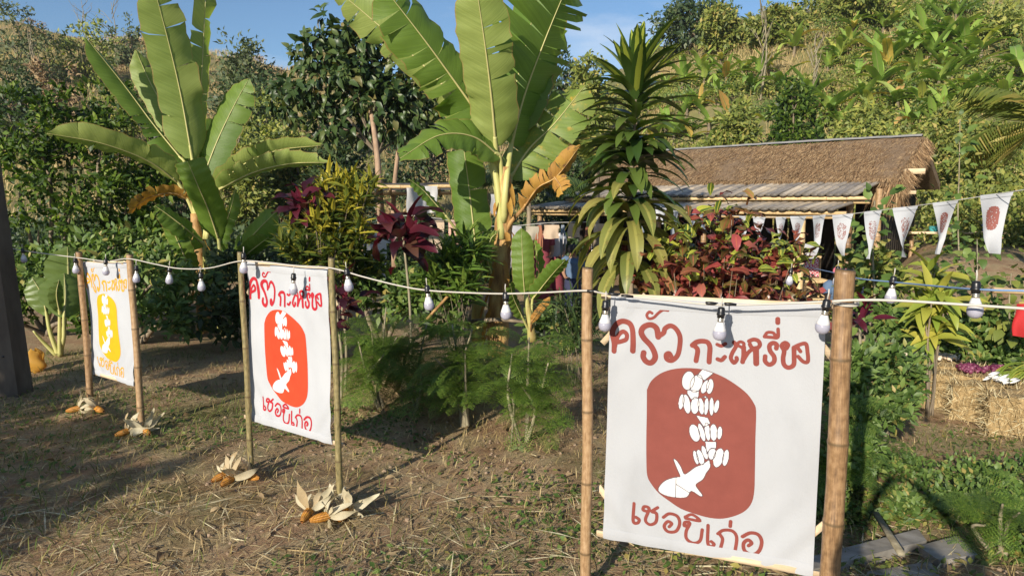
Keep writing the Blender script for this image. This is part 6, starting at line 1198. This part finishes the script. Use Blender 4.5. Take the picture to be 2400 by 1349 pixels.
# ------------------------------------------------------------------ corn cobs at the post feet
def cob_mesh():
    mb = MB(); n, m = 28, 26
    V = []; U = []
    for i in range(m + 1):
        q = i / m; r = .03 * (math.sin(math.pi * min(1, .2 + q * .76)) ** .5) * (1 - .2 * q)
        for j in range(n):
            a = 2 * math.pi * j / n; k = 1 + .09 * math.cos(a * 14) * 1 + .07 * math.cos(i * math.pi); V.append((r * k * math.cos(a), .125 * q, r * k * math.sin(a))); U.append((j / n, q))
    mb.add(V, [(i * n + j, i * n + (j + 1) % n, (i + 1) * n + (j + 1) % n, (i + 1) * n + j) for i in range(m) for j in range(n)] + [tuple(range(n)), tuple(m * n + j for j in range(n - 1, -1, -1))], U); return mb.mesh('cob', M_CORN)
COB = cob_mesh(); HK = [LM(.23, .062, 7, dr, .4, 'lance', .16, s) for s, dr in ((91, .7), (92, -.9), (93, 1.5), (94, .1), (95, 2.2), (96, -.4))]; HKM = [h.mesh('husk_leaf', M_HUSK) for h in HK]
def corn(label, c, d, s=1.0, nh=11, cob=True):
    ro = empty('corn_cob', c, label, 'corn', 'corn cobs laid at the banner posts'); d = norm(d)
    if cob: obj('cob', COB, ro, orient(c, d, (0, 0, 1), s))
    for i in range(nh):
        a = i * 6.283 / nh + rng.normal(0, .3); sdv = norm(np.cross(d, [0, 0, 1.])); upv = np.cross(sdv, d); o = sdv * math.cos(a) + upv * math.sin(a); dd = -d * rng.uniform(-.1, 1.0) + o * rng.uniform(.4, 1) + np.array([0, 0, .25]); obj('husk_leaf', HKM[rng.integers(0, 6)], ro, orient(c + o * .012 + d * .01, dd, d + o * .2, s * rng.uniform(.45, 1.0)))
for (px, py, s, lst) in ((785, 1205, 1.0, [((-.13, -.10), (-.15, -1, -.18), 'corn cob pointing forward left of the orange banner right post'), ((.0, -.14), (-.9, -.5, -.05), 'corn cob lying in front of the orange banner right post'), ((.10, -.03), (-.35, -.8, -.25), 'corn cob right of the orange banner right post')]),
                         (570, 1122, .95, [((-.10, -.05), (-.5, -.7, -.1), 'corn cob left of the orange banner left post'), ((-.02, -.13), (-.4, -.9, -.15), 'corn cob in front of the orange banner left post'), ((.05, -.08), (.9, -.3, -.05), 'corn cob right of the orange banner left post')]),
                         (328, 1018, .95, [((-.06, -.06), (-.6, -.7, -.1), 'corn cob in front of the yellow banner right post'), ((.06, -.04), (.7, -.6, -.1), 'husks right of the yellow banner right post')]),
                         (213, 966, .95, [((-.07, -.05), (-.8, -.5, -.1), 'corn cob left of the yellow banner left post'), ((.08, -.05), (.8, -.4, -.1), 'corn cob right of the yellow banner left post')])):
    g0 = ground(px, py)
    for (dx, dy), d, lb in lst: c = g0 + np.array([dx, dy, 0]); c[2] = tz(c[0], c[1]) + .055 * s; corn(lb, c, d, s)
tag(obj('dry_leaf', LM(.3, .18, 6, .8, .4, 'ovate', .15, 97).mesh('dry_leaf', M_BROWNL), None, orient(ground(915, 930) + [0, 0, .05], (.3, -.2, .7), (0, -1, .3))), 'curled brown dead leaf in the feathery shrub', 'leaf')
tag(obj('dry_leaf', LM(.26, .16, 6, .9, .4, 'ovate', .15, 98).mesh('dry_leaf', M_BROWNL), None, orient(ground(925, 950) + [0, 0, .05], (-.3, -.4, .5), (0, -1, .3))), 'second brown dead leaf under the feathery shrub', 'leaf')

# ------------------------------------------------------------------ ground litter: cut straw, grass, weeds
def patch(x, y): return np.sin(1.1 * x + 1.7 * np.sin(.9 * y)) + np.sin(1.6 * y - .8 * x + 1.3) + .6 * np.sin(3.1 * x + 2.3 * y)
def litter(name, label, n, box, tm, mat, s, flat=.12, cond=None, cat='grass', up=None, lift=.004):
    x = rng.uniform(box[0], box[1], n); y = rng.uniform(box[2], box[3], n)
    vis = np.abs(x) < y * .80 + .5; x, y = x[vis], y[vis]
    if cond is not None: k = cond(x, y) > rng.random(len(x)); x, y = x[k], y[k]
    z = T(x, y); P = np.c_[x, y, z + lift + rng.random(len(x)) * .012]; a = rng.random(len(x)) * 6.283
    if up is None: D = np.c_[np.cos(a), np.sin(a), rng.normal(flat * .3, flat, len(x))]; U = np.tile([0, 0, 1.], (len(x), 1)) + rng.normal(0, .3, (len(x), 3))
    else: D = np.c_[np.cos(a) * .5, np.sin(a) * .5, rng.uniform(.3, 1.2, len(x)) * up]; U = np.c_[-np.cos(a), -np.sin(a), np.ones(len(x)) * .5]
    M = orient_many(P, D, U, rng.uniform(s[0], s[1], len(x))); return tag(joined(name, tm, M, rng.integers(0, len(tm), len(M)), mat), label, cat, kind='stuff')
NF = lambda x, y: np.clip(1.35 - y / 7.0, .12, 1) * np.clip(.75 + .3 * patch(x, y), .12, 1) * np.where((x > 1.4) & (y > 3.4) & (y < 6.2), .25, 1)
SB_ = [QUAD(1, .03, .05), QUAD(1, .05, .12), QUAD(1, .02, .02)]
litter('straw_litter', 'dry cut straw scattered over the foreground soil', 120000, (-7.5, 7, 2.2, 8.5), SB_, M_STRAW, (.035, .14), .1, NF, 'straw')
litter('straw_litter', 'longer pale straw stalks strewn near the front', 4200, (-4, 4, 2.2, 4.8), [QUAD(1, .022, .03), QUAD(1, .03, .08)], M_STRAW, (.16, .42), .06, None, 'straw')
GB = [LM(.1, .006, 3, dr, .2, 'lance', 0, s) for s, dr in ((101, .6), (102, 1.2))]
litter('grass', 'short mixed green and dry grass over the foreground', 60000, (-8, 7.5, 2.2, 9.5), GB, M_GRASS, (.35, 1.2), 0, lambda x, y: np.clip(.3 + .45 * patch(x, y), .06, 1) * np.where(x < -2.2, 1.5, .9), up=1.0)
litter('grass', 'dry tan grass tufts over the foreground', 60000, (-8, 7.5, 2.2, 9.5), GB, M_DRYG, (.35, 1.1), 0, lambda x, y: np.clip(.45 - .25 * patch(x, y), .08, 1), up=.8)
WL_ = [LM(.032, .022, 2, .4, .15, 'ovate', 0, s) for s in (105, 106)]
litter('ground_weeds', 'small round-leaved weeds creeping over the soil', 42000, (-7, 6, 2.6, 7.5), WL_, M_WEED, (.7, 1.8), .4, lambda x, y: np.clip(.5 * patch(x + 2, y * 1.3) - .05, 0, 1) + .3 * (x < -3.2), 'weeds', lift=.012)
litter('ground_weeds', 'thick leafy weeds over the bank right of the large banner', 34000, (.9, 5.2, 3.1, 6.3), [LM(.042, .024, 3, .5, .2, 'ovate', .03, s) for s in (107, 108)], M_OLIVE, (.5, 1.5), .5, lambda x, y: np.clip(.5 + .3 * patch(x * 1.4, y * 1.4), .05, 1) * (1 - sstep(4.8, 5.7, y + .25 * (x - 2))) * np.where((y < 4.5) & (x < 3.0), .08, 1), 'weeds', lift=.04)
x = rng.uniform(1.1, 4.8, 300); y = rng.uniform(3.6, 5.4, 300); kk = ~((y < 4.55) & (x < 3.0)); x, y = x[kk], y[kk]; P, D = [], []
for a, b2 in zip(x, y):
    m = 75; d = rand_dir(m, .5); r = rng.uniform(.08, .2); P.append(np.array([a, b2, tz(a, b2)]) + d * np.array([r, r, r * 1.1]) * rng.uniform(.4, 1, (m, 1))); D.append(d + rng.normal(0, .6, (m, 3)))
P = np.concatenate(P); D = np.concatenate(D); P[:, 2] = np.maximum(P[:, 2], T(P[:, 0], P[:, 1]) + .01); tag(joined('weed_clumps', [LM(.048, .026, 3, .5, .2, 'ovate', .03, 109)], orient_many(P, D, rng.normal(0, .4, D.shape) + np.array([-.3, -.5, .8]), rng.uniform(.6, 1.3, len(P))), np.zeros(len(P), int), M_WEED), 'knee-high leafy weeds where the photographer shadow falls', 'weeds', kind='stuff')
class CLOD(LM):
    def __init__(s, seed):
        r = random.Random(seed); g = lambda q: q * r.uniform(.7, 1.2); s.v = np.array([(g(-1), g(-1), -.3), (g(1), g(-1), -.3), (g(1), g(1), -.3), (g(-1), g(1), -.3), (g(-.6), g(-.6), g(.7)), (g(.6), g(-.6), g(.7)), (g(.6), g(.6), g(.7)), (g(-.6), g(.6), g(.7))]) * .5
        s.f = np.array([(0, 1, 5, 4), (1, 2, 6, 5), (2, 3, 7, 6), (3, 0, 4, 7), (4, 5, 6, 7)]); s.uv = np.zeros((8, 2))
litter('soil_clods', 'small clods and stones strewn over the foreground soil', 5200, (-6, 6, 2.2, 8), [CLOD(1), CLOD(2), CLOD(3)], M_CLOD, (.008, .032), .05, lambda x, y: np.clip(.5 - .4 * patch(x, y), .1, 1), 'clods', lift=-.004)
litter('leaf_litter', 'curled brown dead leaves scattered on the ground', 900, (-6, 6, 2.2, 9), [LM(.07, .04, 3, 1.0, .4, 'ovate', .1, 111), LM(.1, .045, 3, .5, .5, 'ovate', .1, 112)], M_BROWNL, (.5, 1.2), .3, None, 'leaves', lift=.012)
# roadside trees outside the frame that shade the left foreground
RT = 'roadside trees outside the frame'
tree('roadside_tree', 'tall roadside tree left of the viewpoint whose shade falls on the concrete pole', -10.1, -1.4, [(0, 0, 4.4, .62, .62, .8), (.1, .1, 5.6, .62, .62, .8), (-.1, 0, 6.8, .6, .6, .7)], 2600, .24, M_DARKL, tr=.12, clump=.4, group=RT)
tree('roadside_tree', 'low spreading roadside tree behind the viewpoint whose shade crosses the left foreground', -8.1, -1.3, [(0, 0, 2.85, .8, .6, .12), (1.0, -.55, 2.8, .7, .5, .12), (-1.0, .55, 2.95, .7, .5, .12), (-.3, .2, 2.4, .9, .4, .1), (1.2, -.6, 2.25, .8, .4, .1)], 1500, .2, M_DARKL, tr=.08, clump=.4, group=RT)
# ------------------------------------------------------------------ air: faint haze over the whole scene
def haze(density):
    tops = [max((o.matrix_basis @ Vector(c)).z for c in o.bound_box) + float(wloc(o.parent)[2] if o.parent else 0) for o in bpy.data.objects if o.type == 'MESH']
    lo, hi = (-126, -23, -32), (126, 206, max(tops) + 1.5)
    mb = MB(); mb.box([(a + b) / 2 for a, b in zip(lo, hi)], [b - a for a, b in zip(lo, hi)])
    k = NT('haze_air'); v = k.n('VolumePrincipled'); v.inputs['Color'].default_value = (.88, .92, 1, 1); v.inputs['Density'].default_value = density; v.inputs['Anisotropy'].default_value = .3; k.l(v.outputs[0], k.out.inputs['Volume'])
    o = mb.build('haze', k.m, smooth=False); tag(o, 'faint haze in the valley air', 'haze', kind='stuff')
haze(.0004)
